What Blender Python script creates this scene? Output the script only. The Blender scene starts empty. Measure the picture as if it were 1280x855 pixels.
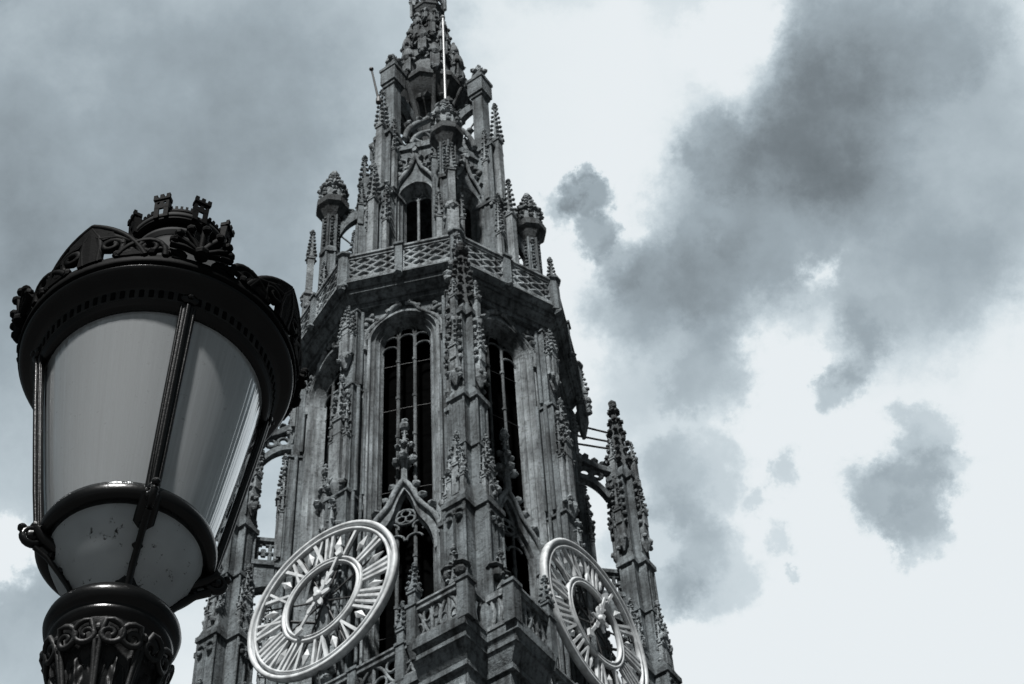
import bpy, bmesh, math, random
from math import sin, cos, pi, radians as rad, sqrt, atan2
from mathutils import Vector, Matrix, noise as mnoise

random.seed(7)
SC = bpy.context.scene
COL = SC.collection
EYE = 1.6                                  # camera height above the square

# ------------------------------------------------------------------ camera
F_PX, PITCH, ROLL = 2287.07, 0.90757, -0.07188
fw = Vector((0, cos(PITCH), sin(PITCH))); rt = Vector((1, 0, 0)); up = rt.cross(fw)
r2 = rt*cos(ROLL) + up*sin(ROLL); u2 = -rt*sin(ROLL) + up*cos(ROLL)
cam_d = bpy.data.cameras.new('camera'); cam = bpy.data.objects.new('camera', cam_d); COL.objects.link(cam)
cam.matrix_world = Matrix(((r2.x, u2.x, -fw.x, 0), (r2.y, u2.y, -fw.y, 0), (r2.z, u2.z, -fw.z, EYE), (0, 0, 0, 1)))
cam_d.sensor_width = 36; cam_d.lens = F_PX/1280*36
cam_d.clip_start = 0.05; cam_d.clip_end = 6000
cam_d.dof.use_dof = True; cam_d.dof.focus_distance = 3.95; cam_d.dof.aperture_fstop = 32
SC.camera = cam

def ray(x, y):                              # world direction of a photo pixel (1280x855), used for the clouds
    return (fw + r2*((x-640)/F_PX) - u2*((y-427.5)/F_PX)).normalized()

# ------------------------------------------------------------------ world, sun, exposure
SUN_EL, SUN_AZ = rad(55), rad(193)          # azimuth clockwise from +Y: behind and left of the camera
W = bpy.data.worlds.new('World'); SC.world = W; W.use_nodes = True
def build_sky():
    nt = W.node_tree; N = nt.nodes; L = nt.links; N.clear()
    def nd(t, **k):
        n = N.new(t)
        for a, b in k.items(): setattr(n, a, b)
        return n
    def mth(op, a, b=None, clamp=False):
        n = nd('ShaderNodeMath', operation=op); n.use_clamp = clamp
        for i, v in enumerate((a, b)):
            if v is None: continue
            if isinstance(v, (int, float)): n.inputs[i].default_value = v
            else: L.new(v, n.inputs[i])
        return n.outputs[0]
    out = nd('ShaderNodeOutputWorld'); bg = nd('ShaderNodeBackground'); bg.inputs['Strength'].default_value = 0.1
    sky = nd('ShaderNodeTexSky', sky_type='NISHITA'); sky.sun_disc = False
    sky.sun_elevation = SUN_EL; sky.sun_rotation = SUN_AZ; sky.dust_density = 4
    bw = nd('ShaderNodeRGBToBW'); L.new(sky.outputs[0], bw.inputs[0])
    tc = nd('ShaderNodeTexCoord'); D = tc.outputs['Generated']
    def noise(scale, detail, rough, off=0.0):
        n = nd('ShaderNodeTexNoise'); n.inputs['Scale'].default_value = scale
        n.inputs['Detail'].default_value = detail; n.inputs['Roughness'].default_value = rough
        mp = nd('ShaderNodeMapping'); mp.inputs['Location'].default_value = (off, off*1.7, -off)
        L.new(D, mp.inputs[0]); L.new(mp.outputs[0], n.inputs['Vector']); return n
    # billowing edges: the direction is displaced by turbulence before the cloud masses are looked up
    def warp(n, amt, src):
        s = nd('ShaderNodeVectorMath', operation='SUBTRACT'); L.new(n.outputs['Color'], s.inputs[0]); s.inputs[1].default_value = (.5, .5, .5)
        m = nd('ShaderNodeVectorMath', operation='SCALE'); L.new(s.outputs[0], m.inputs[0]); m.inputs['Scale'].default_value = amt
        a = nd('ShaderNodeVectorMath', operation='ADD'); L.new(src, a.inputs[0]); L.new(m.outputs[0], a.inputs[1])
        return a.outputs[0]
    D1 = warp(noise(15, 3, .5), .035, D)
    D1 = warp(noise(40, 10, .7, 3.1), .046, D1)
    nv = nd('ShaderNodeVectorMath', operation='NORMALIZE'); L.new(D1, nv.inputs[0]); DW = nv.outputs[0]
    def blob(x, y, r, a, soft=.9):          # a cloud mass: angular radius r (photo px), optical depth a
        c = ray(x, y); k = r/F_PX; soft = min(soft*1.35, 1.9)
        d = nd('ShaderNodeVectorMath', operation='DISTANCE'); L.new(DW, d.inputs[0]); d.inputs[1].default_value = c
        m = nd('ShaderNodeMapRange', interpolation_type='SMOOTHSTEP'); L.new(d.outputs['Value'], m.inputs['Value'])
        m.inputs['From Min'].default_value = k*(1+soft*.5); m.inputs['From Max'].default_value = k*(1-soft*.5)
        m.inputs['To Min'].default_value = 0; m.inputs['To Max'].default_value = a
        return m.outputs[0]
    tot = None
    for b in CLOUDS:
        v = blob(*b); tot = v if tot is None else mth('ADD', tot, v)
    # unseen cloud beyond the picture, made dense to cut fill light on the tower
    c0 = ray(880, 520)  # bright opening set right of centre, for streaks reflected in the lamp glass
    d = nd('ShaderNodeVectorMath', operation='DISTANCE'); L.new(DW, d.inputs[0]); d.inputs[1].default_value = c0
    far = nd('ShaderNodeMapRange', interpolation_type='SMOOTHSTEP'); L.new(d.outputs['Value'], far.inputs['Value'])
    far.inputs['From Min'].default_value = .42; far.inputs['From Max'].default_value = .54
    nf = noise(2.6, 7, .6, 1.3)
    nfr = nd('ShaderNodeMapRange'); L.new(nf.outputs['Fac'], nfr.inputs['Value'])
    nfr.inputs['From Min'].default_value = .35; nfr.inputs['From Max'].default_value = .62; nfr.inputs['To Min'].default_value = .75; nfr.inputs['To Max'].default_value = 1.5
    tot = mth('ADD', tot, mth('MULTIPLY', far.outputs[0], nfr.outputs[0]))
    # thickness varies inside each mass
    ni = noise(16, 7, .6, 7.7)
    mod = mth('ADD', mth('MULTIPLY', ni.outputs['Fac'], 1.1), .45)
    dens = mth('MULTIPLY', tot, mod)
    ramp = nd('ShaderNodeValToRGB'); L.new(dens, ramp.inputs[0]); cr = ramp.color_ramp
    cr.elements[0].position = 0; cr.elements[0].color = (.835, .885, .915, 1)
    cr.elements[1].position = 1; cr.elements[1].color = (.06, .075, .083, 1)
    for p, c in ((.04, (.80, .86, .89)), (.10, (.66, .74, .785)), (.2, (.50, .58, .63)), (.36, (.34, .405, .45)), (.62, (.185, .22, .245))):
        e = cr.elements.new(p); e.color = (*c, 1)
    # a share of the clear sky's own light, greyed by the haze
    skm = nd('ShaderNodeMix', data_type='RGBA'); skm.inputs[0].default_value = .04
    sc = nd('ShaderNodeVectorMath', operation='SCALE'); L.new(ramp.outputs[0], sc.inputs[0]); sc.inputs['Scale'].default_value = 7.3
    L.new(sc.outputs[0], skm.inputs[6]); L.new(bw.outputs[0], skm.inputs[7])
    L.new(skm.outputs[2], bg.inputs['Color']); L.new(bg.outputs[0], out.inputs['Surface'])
# x, y, radius in photo pixels, thickness, softness
CLOUDS = [
    (850, -30, 60, .08, .7), (690, -25, 50, .06, .7), (4, 692, 30, -.40, 1.2), (1027, 342, 16, -.25, 1.4), (880, 312, 20, -.12, 1.4), (930, 60, 60, -.2, .9), (1000, 420, 55, -.15, .7),
    (60, 60, 420, .24, 1.0), (150, 420, 330, .17, 1.2), (380, 60, 150, .09, 1.0), (540, 20, 40, .05, .9), (20, 230, 200, .08, 1.4), (20, 810, 100, .22, .5), (330, 300, 120, .05, 1.2), (380, 520, 160, .04, 1.2),
    (1020, 170, 80, .34, 1.7), (1020, 175, 150, .10, 1.0), (1080, 220, 235, .17, .35), (960, 290, 130, .05, .5), (1240, 130, 200, .09, .6), (900, 180, 55, .12, .4), (875, 260, 75, .10, .5), (1170, 320, 110, .06, .7), (1120, 0, 130, .16, .4), (1180, 340, 70, .06, .5),
    (735, 248, 28, .38, .7), (702, 256, 22, .20, .7), (750, 298, 28, .34, .7), (785, 328, 32, .19, .8), (832, 345, 50, .10, .8), (768, 390, 50, .10, .8), (733, 215, 12, .20, .6), (870, 340, 60, .07, .7), (940, 335, 60, .05, .8), (810, 375, 60, .07, .8),
    (850, 400, 95, .06, .6), (930, 370, 85, .08, .6), (830, 440, 95, .12, .5), (880, 480, 55, .10, .4), (1050, 475, 30, .16, .6), (1062, 430, 38, .11, .6), (1085, 400, 36, .10, .7),
    (865, 605, 62, .14, .45), (825, 600, 50, .07, .6), (825, 690, 74, .13, .45), (890, 715, 55, .13, .45), (840, 745, 32, .08, .5), (770, 560, 60, .08, .9),
    (985, 595, 20, .14, .8), (975, 675, 18, .12, .8), (948, 622, 15, .12, .8), (985, 715, 9, .12, .8),
    (1152, 535, 36, .16, .6), (1100, 610, 38, .12, .5), (1135, 625, 54, .15, .45), (1175, 590, 38, .12, .5), (1150, 665, 38, .14, .45), (1150, 585, 42, .07, .6),
]
build_sky()
sun_d = bpy.data.lights.new('sun', 'SUN'); sun_d.energy = 5.0; sun_d.angle = rad(3); sun_d.color = (1, .995, .98)
sun = bpy.data.objects.new('sun', sun_d); COL.objects.link(sun)
sdir = Vector((sin(SUN_AZ)*cos(SUN_EL), cos(SUN_AZ)*cos(SUN_EL), sin(SUN_EL)))
sun.rotation_euler = sdir.to_track_quat('Z', 'Y').to_euler()
VS = SC.view_settings; VS.view_transform = 'Standard'; VS.look = 'None'; VS.exposure = 0.45; VS.gamma = 1.0; VS.use_curve_mapping = False
SC.cycles.max_bounces = 6; SC.cycles.transparent_max_bounces = 12

# ------------------------------------------------------------------ materials
def mat(name):
    m = bpy.data.materials.new(name); m.use_nodes = True
    nt = m.node_tree; return m, nt, nt.nodes, nt.links, nt.nodes['Principled BSDF']
def ramp(N, L, src, stops):
    r = N.new('ShaderNodeValToRGB'); L.new(src, r.inputs[0]); e = r.color_ramp.elements
    e[0].position, e[0].color = stops[0][0], (*stops[0][1], 1); e[1].position, e[1].color = stops[-1][0], (*stops[-1][1], 1)
    for p, c in stops[1:-1]: e.new(p).color = (*c, 1)
    return r.outputs[0]
def nz(N, L, scale, detail=5, rough=.6, stretch=None, co='Object'):
    t = N.new('ShaderNodeTexCoord'); n = N.new('ShaderNodeTexNoise'); n.inputs['Scale'].default_value = scale
    n.inputs['Detail'].default_value = detail; n.inputs['Roughness'].default_value = rough
    if stretch:
        m = N.new('ShaderNodeMapping'); m.inputs['Scale'].default_value = stretch; L.new(t.outputs[co], m.inputs[0]); L.new(m.outputs[0], n.inputs['Vector'])
    else: L.new(t.outputs[co], n.inputs['Vector'])
    return n.outputs['Fac']
def mulc(N, L, a, b, f=1.0):
    m = N.new('ShaderNodeMix'); m.data_type = 'RGBA'; m.blend_type = 'MULTIPLY'; m.inputs[0].default_value = f
    L.new(a, m.inputs[6]); L.new(b, m.inputs[7]); return m.outputs[2]
def g(v, t=1.0): return (v*.965, v*1.0, v*1.015)

def make_stone(name, lo, hi, course=True):
    m, nt, N, L, B = mat(name)
    base = ramp(N, L, nz(N, L, .55, 6, .62), ((.3, g(lo)), (.5, g((lo+hi)/2)), (.72, g(hi))))
    streak = ramp(N, L, nz(N, L, 1.0, 6, .65, (3.2, 3.2, .22)), ((.36, g(.30)), (.55, g(1))))   # rain streaks and soot crust
    spots = ramp(N, L, nz(N, L, 5.5, 4, .7), ((.36, g(.40)), (.5, g(1))))
    c = mulc(N, L, mulc(N, L, base, streak, .9), spots, .8)
    h = nz(N, L, 9, 5, .7)
    if course:
        t = N.new('ShaderNodeTexCoord'); sp = N.new('ShaderNodeSeparateXYZ'); L.new(t.outputs['Object'], sp.inputs[0])
        a = N.new('ShaderNodeMath'); a.operation = 'MULTIPLY'; a.inputs[1].default_value = 1/.36; L.new(sp.outputs[2], a.inputs[0])
        fr = N.new('ShaderNodeMath'); fr.operation = 'FRACT'; L.new(a.outputs[0], fr.inputs[0])
        jl = ramp(N, L, fr.outputs[0], ((0, g(.62)), (.09, g(1))))
        c = mulc(N, L, c, jl, .7)
    L.new(c, B.inputs['Base Color']); B.inputs['Roughness'].default_value = .9; B.inputs['Specular IOR Level'].default_value = .2
    bp = N.new('ShaderNodeBump'); bp.inputs['Strength'].default_value = .8; bp.inputs['Distance'].default_value = .08
    L.new(h, bp.inputs['Height']); L.new(bp.outputs[0], B.inputs['Normal'])
    return m
STONE = make_stone('weathered_limestone', .05, .265)
CARVED = make_stone('carved_limestone', .06, .42, False)
SOOT = make_stone('sooty_limestone', .035, .12, False)
def simple(name, v, rough=.6, metal=0, var=.3, scale=3, spec=.5, bump=0):
    m, nt, N, L, B = mat(name)
    L.new(ramp(N, L, nz(N, L, scale, 5, .6), ((.3, g(v*(1-var))), (.7, g(v*(1+var))))), B.inputs['Base Color'])
    B.inputs['Roughness'].default_value = rough; B.inputs['Metallic'].default_value = metal; B.inputs['Specular IOR Level'].default_value = spec
    if bump:
        bp = N.new('ShaderNodeBump'); bp.inputs['Strength'].default_value = .6; bp.inputs['Distance'].default_value = bump
        L.new(nz(N, L, scale*6, 4, .7), bp.inputs['Height']); L.new(bp.outputs[0], B.inputs['Normal'])
    return m
INTERIOR_DARK = simple('belfry_interior_dark', .002, 1, spec=0)  # near-black colour stands in for the shade inside the belfry
IRON = simple('black_iron', .03, .6)
DIALW = simple('pale_painted_metal', .52, .5, 0, .36, 2.2, .3)
ROD = simple('pale_metal', .34, .4)
CAST = simple('black_cast_iron', .004, .62, 0, .5, 14, .035, .0012)
WORN = simple('worn_cast_iron', .014, .5, 0, .6, 22, .22, .0015)
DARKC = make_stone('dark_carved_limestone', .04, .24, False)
GLOSS = simple('painted_cast_iron', .004, .24, 0, .5, 18, .26, .0008)
LEAD = simple('roof_sheet_metal', .022, .7, 0, .3, 8, .08)
PAVE = simple('stone_setts', .05, .85, 0, .4, 1.5)
def make_glass():
    m, nt, N, L, B = mat('milky_lamp_glass'); out = N['Material Output']; N.remove(B)
    tc = N.new('ShaderNodeTexCoord'); sx = N.new('ShaderNodeSeparateXYZ'); L.new(tc.outputs['Object'], sx.inputs[0])
    an = N.new('ShaderNodeMath'); an.operation = 'ARCTAN2'; L.new(sx.outputs[1], an.inputs[0]); L.new(sx.outputs[0], an.inputs[1])
    cb = N.new('ShaderNodeCombineXYZ'); L.new(an.outputs[0], cb.inputs[0]); L.new(sx.outputs[2], cb.inputs[1])
    mp = N.new('ShaderNodeMapping'); mp.inputs['Scale'].default_value = (11, 1.6, 1); L.new(cb.outputs[0], mp.inputs[0])
    ns = N.new('ShaderNodeTexNoise'); ns.inputs['Scale'].default_value = 1; ns.inputs['Detail'].default_value = 6; ns.inputs['Roughness'].default_value = .65; L.new(mp.outputs[0], ns.inputs['Vector'])
    st = ramp(N, L, ns.outputs['Fac'], ((.28, g(.46)), (.7, g(.92))))
    sp = ramp(N, L, nz(N, L, 60, 3, .6), ((.27, g(.3)), (.36, g(1))))
    c = mulc(N, L, st, sp, .6)
    tl = N.new('ShaderNodeBsdfTranslucent'); L.new(c, tl.inputs[0])
    df = N.new('ShaderNodeBsdfDiffuse'); df.inputs[0].default_value = (*g(.52), 1)
    m1 = N.new('ShaderNodeMixShader'); m1.inputs[0].default_value = .45; L.new(tl.outputs[0], m1.inputs[1]); L.new(df.outputs[0], m1.inputs[2])
    tr = N.new('ShaderNodeBsdfTransparent'); tr.inputs[0].default_value = (*g(.9), 1)
    m2 = N.new('ShaderNodeMixShader'); m2.inputs[0].default_value = .08; L.new(m1.outputs[0], m2.inputs[1]); L.new(tr.outputs[0], m2.inputs[2])
    gl = N.new('ShaderNodeBsdfGlossy'); gl.inputs['Roughness'].default_value = .10; gl.inputs[0].default_value = (*g(.95), 1)
    mq = N.new('ShaderNodeMapping'); mq.inputs['Scale'].default_value = (13, .35, 1); L.new(cb.outputs[0], mq.inputs[0])
    nq = N.new('ShaderNodeTexNoise'); nq.inputs['Scale'].default_value = 1; nq.inputs['Detail'].default_value = 3; L.new(mq.outputs[0], nq.inputs['Vector'])
    bq = N.new('ShaderNodeBump'); bq.inputs['Strength'].default_value = .5; bq.inputs['Distance'].default_value = .006; L.new(nq.outputs['Fac'], bq.inputs['Height']); L.new(bq.outputs[0], gl.inputs['Normal'])
    lw = N.new('ShaderNodeLayerWeight'); lw.inputs[0].default_value = .5
    pw = N.new('ShaderNodeMath'); pw.operation = 'POWER'; L.new(lw.outputs['Facing'], pw.inputs[0]); pw.inputs[1].default_value = 2.2
    fr = N.new('ShaderNodeMath'); fr.operation = 'MULTIPLY_ADD'; L.new(pw.outputs[0], fr.inputs[0]); fr.inputs[1].default_value = 1.0; fr.inputs[2].default_value = .05
    m3 = N.new('ShaderNodeMixShader'); L.new(fr.outputs[0], m3.inputs[0]); L.new(m2.outputs[0], m3.inputs[1]); L.new(gl.outputs[0], m3.inputs[2])
    L.new(m3.outputs[0], out.inputs[0]); return m
GLASS = make_glass()
def make_bowl():
    m, nt, N, L, B = mat('dirty_bowl_glass'); out = N['Material Output']; N.remove(B)
    sp = ramp(N, L, nz(N, L, 30, 5, .8), ((.34, g(.03)), (.40, g(1))))
    big = ramp(N, L, nz(N, L, 9, 3, .5), ((.35, g(.74)), (.65, g(.93))))
    c = mulc(N, L, big, sp, 1)
    tl = N.new('ShaderNodeBsdfTranslucent'); L.new(c, tl.inputs[0])
    df = N.new('ShaderNodeBsdfDiffuse'); L.new(c, df.inputs[0])
    m1 = N.new('ShaderNodeMixShader'); m1.inputs[0].default_value = .4; L.new(tl.outputs[0], m1.inputs[1]); L.new(df.outputs[0], m1.inputs[2])
    gl = N.new('ShaderNodeBsdfGlossy'); gl.inputs['Roughness'].default_value = .25
    m3 = N.new('ShaderNodeMixShader'); m3.inputs[0].default_value = .04; L.new(m1.outputs[0], m3.inputs[1]); L.new(gl.outputs[0], m3.inputs[2])
    L.new(m3.outputs[0], out.inputs[0]); return m
BOWL = make_bowl()

# ------------------------------------------------------------------ mesh toolkit
class MB:
    def __init__(s, z0=0.0): s.v = []; s.f = []; s.z0 = z0; s.M = Matrix.Identity(4); s.sm = set()
    def add(s, vs, fs, smooth=False):
        n = len(s.v); s.v += [s.M @ Vector(p) for p in vs]
        if smooth: s.sm.update(range(len(s.f), len(s.f)+len(fs)))
        s.f += [[i+n for i in q] for q in fs]
    def box(s, x0, x1, y0, y1, z0, z1, tx=0, ty=0):
        s.add([(x0, y0, z0), (x1, y0, z0), (x1, y1, z0), (x0, y1, z0), (x0+tx, y0+ty, z1), (x1-tx, y0+ty, z1), (x1-tx, y1-ty, z1), (x0+tx, y1-ty, z1)],
              [(0, 1, 2, 3), (4, 5, 6, 7), (0, 1, 5, 4), (1, 2, 6, 5), (2, 3, 7, 6), (3, 0, 4, 7)])
    def loft(s, rings, cap=True, smooth=False):     # rings of 3-D points
        n = len(rings[0]); vs = [p for r in rings for p in r]; fs = []
        for i in range(len(rings)-1):
            for j in range(n): k = (j+1) % n; fs.append((i*n+j, i*n+k, (i+1)*n+k, (i+1)*n+j))
        s.add(vs, fs, smooth)
        if cap:
            for r in (rings[0], rings[-1]): s.add(r, [tuple(range(n))])
    def prism(s, poly, z0, z1, poly1=None):
        s.loft([[(x, y, z0) for x, y in poly], [(x, y, z1) for x, y in (poly1 or poly)]])
    def lathe(s, prof, n=16, c=(0, 0), smooth=True, ph=0.0, cap=True, seg=None):
        rs = []
        for r, z in prof: rs.append([(c[0]+r*cos(ph+2*pi*i/n), c[1]+r*sin(ph+2*pi*i/n), z) for i in range(n)])
        s.loft(rs, cap, smooth)
    def tube(s, path, r, n=6, smooth=True, flat=None, r_end=None):
        P = [Vector(p) for p in path]; rings = []; prev = None
        for i, p in enumerate(P):
            t = (P[min(i+1, len(P)-1)]-P[max(i-1, 0)])
            if t.length < 1e-9: t = Vector((0, 0, 1))
            t.normalize()
            a = prev - t*prev.dot(t) if prev is not None else t.orthogonal()
            if flat is not None: a = Vector(flat) - t*Vector(flat).dot(t)
            if a.length < 1e-6: a = t.orthogonal()
            a.normalize(); prev = a; b = t.cross(a)
            ra, rb = r if isinstance(r, tuple) else (r, r)
            if r_end is not None:
                e0, e1 = r_end if isinstance(r_end, tuple) else (r_end, r_end); f_ = i/(len(P)-1); ra += (e0-ra)*f_; rb += (e1-rb)*f_
            rings.append([p + a*ra*cos(2*pi*(j+.5)/n)+b*rb*sin(2*pi*(j+.5)/n) for j in range(n)])
        s.loft(rings, True, smooth)
    def blob(s, c, r, sq=(1, 1, 1), jit=.28, n=6, m=4):
        rings = []; ph = random.random()*6
        for i in range(1, m):
            a = pi*i/m; rings.append([(c[0]+r*sq[0]*sin(a)*cos(ph+2*pi*j/n)*(1+random.uniform(-jit, jit)), c[1]+r*sq[1]*sin(a)*sin(ph+2*pi*j/n)*(1+random.uniform(-jit, jit)), c[2]-r*sq[2]*cos(a)*(1+random.uniform(-jit, jit)*.5)) for j in range(n)])
        s.loft(rings, True)
    def spire(s, c, z0, z1, r0, r1=.05, n=8, ck=6, cr=.14, ph=pi/8, fin=True, every=1):   # crocketed spirelet
        s.lathe([(r0, z0), (r1, z1)], n, c, False, ph)
        for i in range(ck):
            f = (i+.45)/ck; z = z0+(z1-z0)*f; r = r0+(r1-r0)*f
            for j in range(0, n, every):
                a = ph+2*pi*j/n; k = cr*(1-.45*f)
                s.blob((c[0]+(r+k*.75)*cos(a), c[1]+(r+k*.75)*sin(a), z+k*.25), k, (1, 1, .8), .25, 5, 3)
        if fin:
            s.blob((*c, z1), cr*1.25, (1, 1, .7)); s.blob((*c, z1+cr*1.5), cr*.75)
    def pinnacle(s, c, z0, zs, z1, w, rot=pi/4, ck=5, cr=.1):      # square shaft, gablets, crocketed spirelet
        s.lathe([(w*.707, z0), (w*.707, zs)], 4, c, False, rot)
        s.lathe([(w*.707*1.3, zs-.06), (w*.707*1.3, zs+.06)], 4, c, False, rot)
        for j in range(4):
            a = rot+pi/4+j*pi/2; d = w*.5
            px, py = c[0]+d*cos(a), c[1]+d*sin(a); tx, ty = -sin(a)*w*.45, cos(a)*w*.45; ox, oy = cos(a)*.07, sin(a)*.07
            h = zs+.06
            s.add([(px-tx+ox, py-ty+oy, h), (px+tx+ox, py+ty+oy, h), (px+ox, py+oy, h+w*.95), (px-tx-ox, py-ty-oy, h), (px+tx-ox, py+ty-oy, h), (px-ox, py-oy, h+w*.95)],
                  [(0, 1, 2), (3, 4, 5), (0, 1, 4, 3), (1, 2, 5, 4), (2, 0, 3, 5)])
        s.spire(c, zs+.06, z1, w*.52, .04, 4, ck, cr, rot)
    def extr(s, poly, y0, y1):             # closed polygon in the x-z plane, extruded along y
        n = len(poly)
        s.loft([[(x, y0, z) for x, z in poly], [(x, y1, z) for x, z in poly]])
    def sheet(s, poly, x0, x1):            # closed polygon in the y-z plane, extruded along x
        s.loft([[(x0, y, z) for y, z in poly], [(x1, y, z) for y, z in poly]])
    def build(s, name, m, parent=None, rotz=0.0, loc=(0, 0, 0), auto=True):
        me = bpy.data.meshes.new(name); me.from_pydata([(p[0], p[1], p[2]+s.z0) for p in s.v], [], s.f)
        for i in s.sm: me.polygons[i].use_smooth = True
        bm = bmesh.new(); bm.from_mesh(me); bmesh.ops.recalc_face_normals(bm, faces=bm.faces[:]); bm.to_mesh(me); bm.free()
        me.materials.append(m)
        o = bpy.data.objects.new(name, me); COL.objects.link(o); o.location = loc; o.rotation_euler.z = rotz
        if parent: o.parent = parent
        return o
def thing(name, label, cat, loc=(0, 0, 0), rotz=0, group=None):
    o = bpy.data.objects.new(name, None); COL.objects.link(o); o.location = loc; o.rotation_euler = (0, 0, rotz)
    o.empty_display_size = .3; o['label'] = label; o['category'] = cat
    if group: o['group'] = group
    return o
KIDS = {}
def kid(o):                                # remembers sub-parts so that copies keep them
    KIDS.setdefault(o.parent.name, []).append(o); return o
def rep(o, rotz, loc=None):                # a copy of a part with copies of its sub-parts
    c = o.copy(); COL.objects.link(c); c.rotation_euler.z = rotz
    if loc is not None: c.location = loc
    for ch in KIDS.get(o.name, []):
        d = ch.copy(); COL.objects.link(d); d.parent = c
    return c
def arc(cx, cz, r, a0, a1, n=10): return [(cx+r*cos(rad(a0+(a1-a0)*i/n)), cz+r*sin(rad(a0+(a1-a0)*i/n))) for i in range(n+1)]
def rotp(poly, a): return [(x*cos(a)-y*sin(a), x*sin(a)+y*cos(a)) for x, y in poly]
def ngon(r, n, ph): return [(r*cos(ph+2*pi*i/n), r*sin(ph+2*pi*i/n)) for i in range(n)]
def plus(L, a): return rotp([(L, -a), (L, a), (a, a), (a, L), (-a, L), (-a, a), (-L, a), (-L, -a), (-a, -a), (-a, -L), (a, -L), (a, -a)], pi/4)
def bez(p0, p1, p2, p3, n=8):
    o = []
    for i in range(n+1):
        t = i/n; u = 1-t; o.append(tuple(u**3*a+3*u*u*t*b+3*u*t*t*c+t**3*d for a, b, c, d in zip(p0, p1, p2, p3)))
    return o

# ------------------------------------------------------------------ ground
def ground():
    mb = MB(); mb.add([(-3000, -3000, 0), (3000, -3000, 0), (3000, 3000, 0), (-3000, 3000, 0)], [(0, 1, 2, 3)])
    o = mb.build('ground', simple('ground_paving', .045, .9, 0, .35, .8)); o['kind'] = 'structure'
    mb = MB(); mb.box(-6.5, 4, -4, 8, .004, .12); o = mb.build('pavement', PAVE); o['kind'] = 'structure'
ground()

# ------------------------------------------------------------------ the tower
TX, TY = -3.797, 54.753
FRONT = atan2(-cos(-.06924), -sin(-.06924)) + .15669          # direction of the front corner (photo: nearest pier)
ROOT = thing('cathedral_tower', 'tall Gothic stone church tower of stacked octagons with corner turrets and openwork spire', 'church tower', (TX, TY, 0), FRONT)
T = lambda: MB(EYE)                        # tower parts: x radial, y tangent, heights above the eye

def square_poly(w, c, d):                  # square of half width w, corners notched: c = where the notch starts, d = notch depth line
    q = []
    for k in range(4):
        a = k*pi/2
        for p in ((w, -c), (w, c), (d, c), (d, d), (c, d)) if False else ((w, -c), (w, c), (c, c)):
            q.append(rotp([p], a)[0])
    return rotp(q, pi/4)
def lower_tower():
    mb = T()
    mb.prism(square_poly(7.75, 6.75, 0), -EYE+.004, 38.995)
    # blind tracery panels round the head of the corner piers
    o = mb.build('square_tower', STONE, ROOT)
    for k in range(4):
        m = T(); m.M = Matrix.Rotation(pi/4+k*pi/2, 4, 'Z')
        for s in (-1, 1):
            for c in (5.95, 4.75, 3.55, 2.35, 1.15):
                for (a, b) in ((.5, 1),):
                    y = s*c; R = .46
                    m.tube([(7.80, y+R*cos(t*pi/8), 39.0+R*sin(t*pi/8)) for t in range(17)], .06, 5)
                    for j in range(3):
                        aa = pi/2+j*2*pi/3; m.tube([(7.80, y+.2*cos(aa)+.2*cos(t*pi/5), 39.0+.2*sin(aa)+.2*sin(t*pi/5)) for t in range(11)], .045, 4)
                    m.tube([(7.80, y-.55, 33), (7.80, y-.55, 38.7), *[(7.80, y+.55*cos(pi-t*pi/10), 38.9+.75*sin(t*pi/10)) for t in range(11)], (7.80, y+.55, 38.7), (7.80, y+.55, 33)], .07, 5)
                    for mu in (-.2, .2): m.tube([(7.79, y+mu, 33), (7.79, y+mu, 38.6)], .045, 4)
            m.box(7.74, 7.86, s*6.6-.14, s*6.6+.14, 20, 39.6)
        for z in (12, 24, 31): m.box(7.7, 7.95, -6.7, 6.7, z, z+.4)
        m.build('blind_tracery', CARVED, ROOT)
    c = T()                                # projecting balcony slab with stepped mouldings
    def plan(w, c1, rec, u0):              # bays stand forward of the middle of each side
        q = []
        for k in range(4):
            q += [rotp([p], k*pi/2)[0] for p in ((w, -c1), (w, -u0), (rec, -u0+.45), (rec, u0-.45), (w, u0), (w, c1), (c1, c1))]
        return rotp(q, pi/4)
    def pl(e): return plan(8.3+e, 7.1+e*.6, 7.05+max(e, -.02), 4.9)
    c.prism(pl(-.52), 39.0, 40.2); c.prism(pl(-.36), 40.2, 40.42); c.prism(pl(-.46), 40.42, 40.5, pl(-.42)); c.prism(pl(-.42), 40.5, 41.1, pl(-.12)); c.prism(pl(-.04), 41.1, 41.28); c.prism(pl(-.10), 41.28, 41.5, pl(.04)); c.prism(pl(.10), 41.5, 41.9)
    c.build('balcony', STONE, ROOT)
lower_tower()

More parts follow.
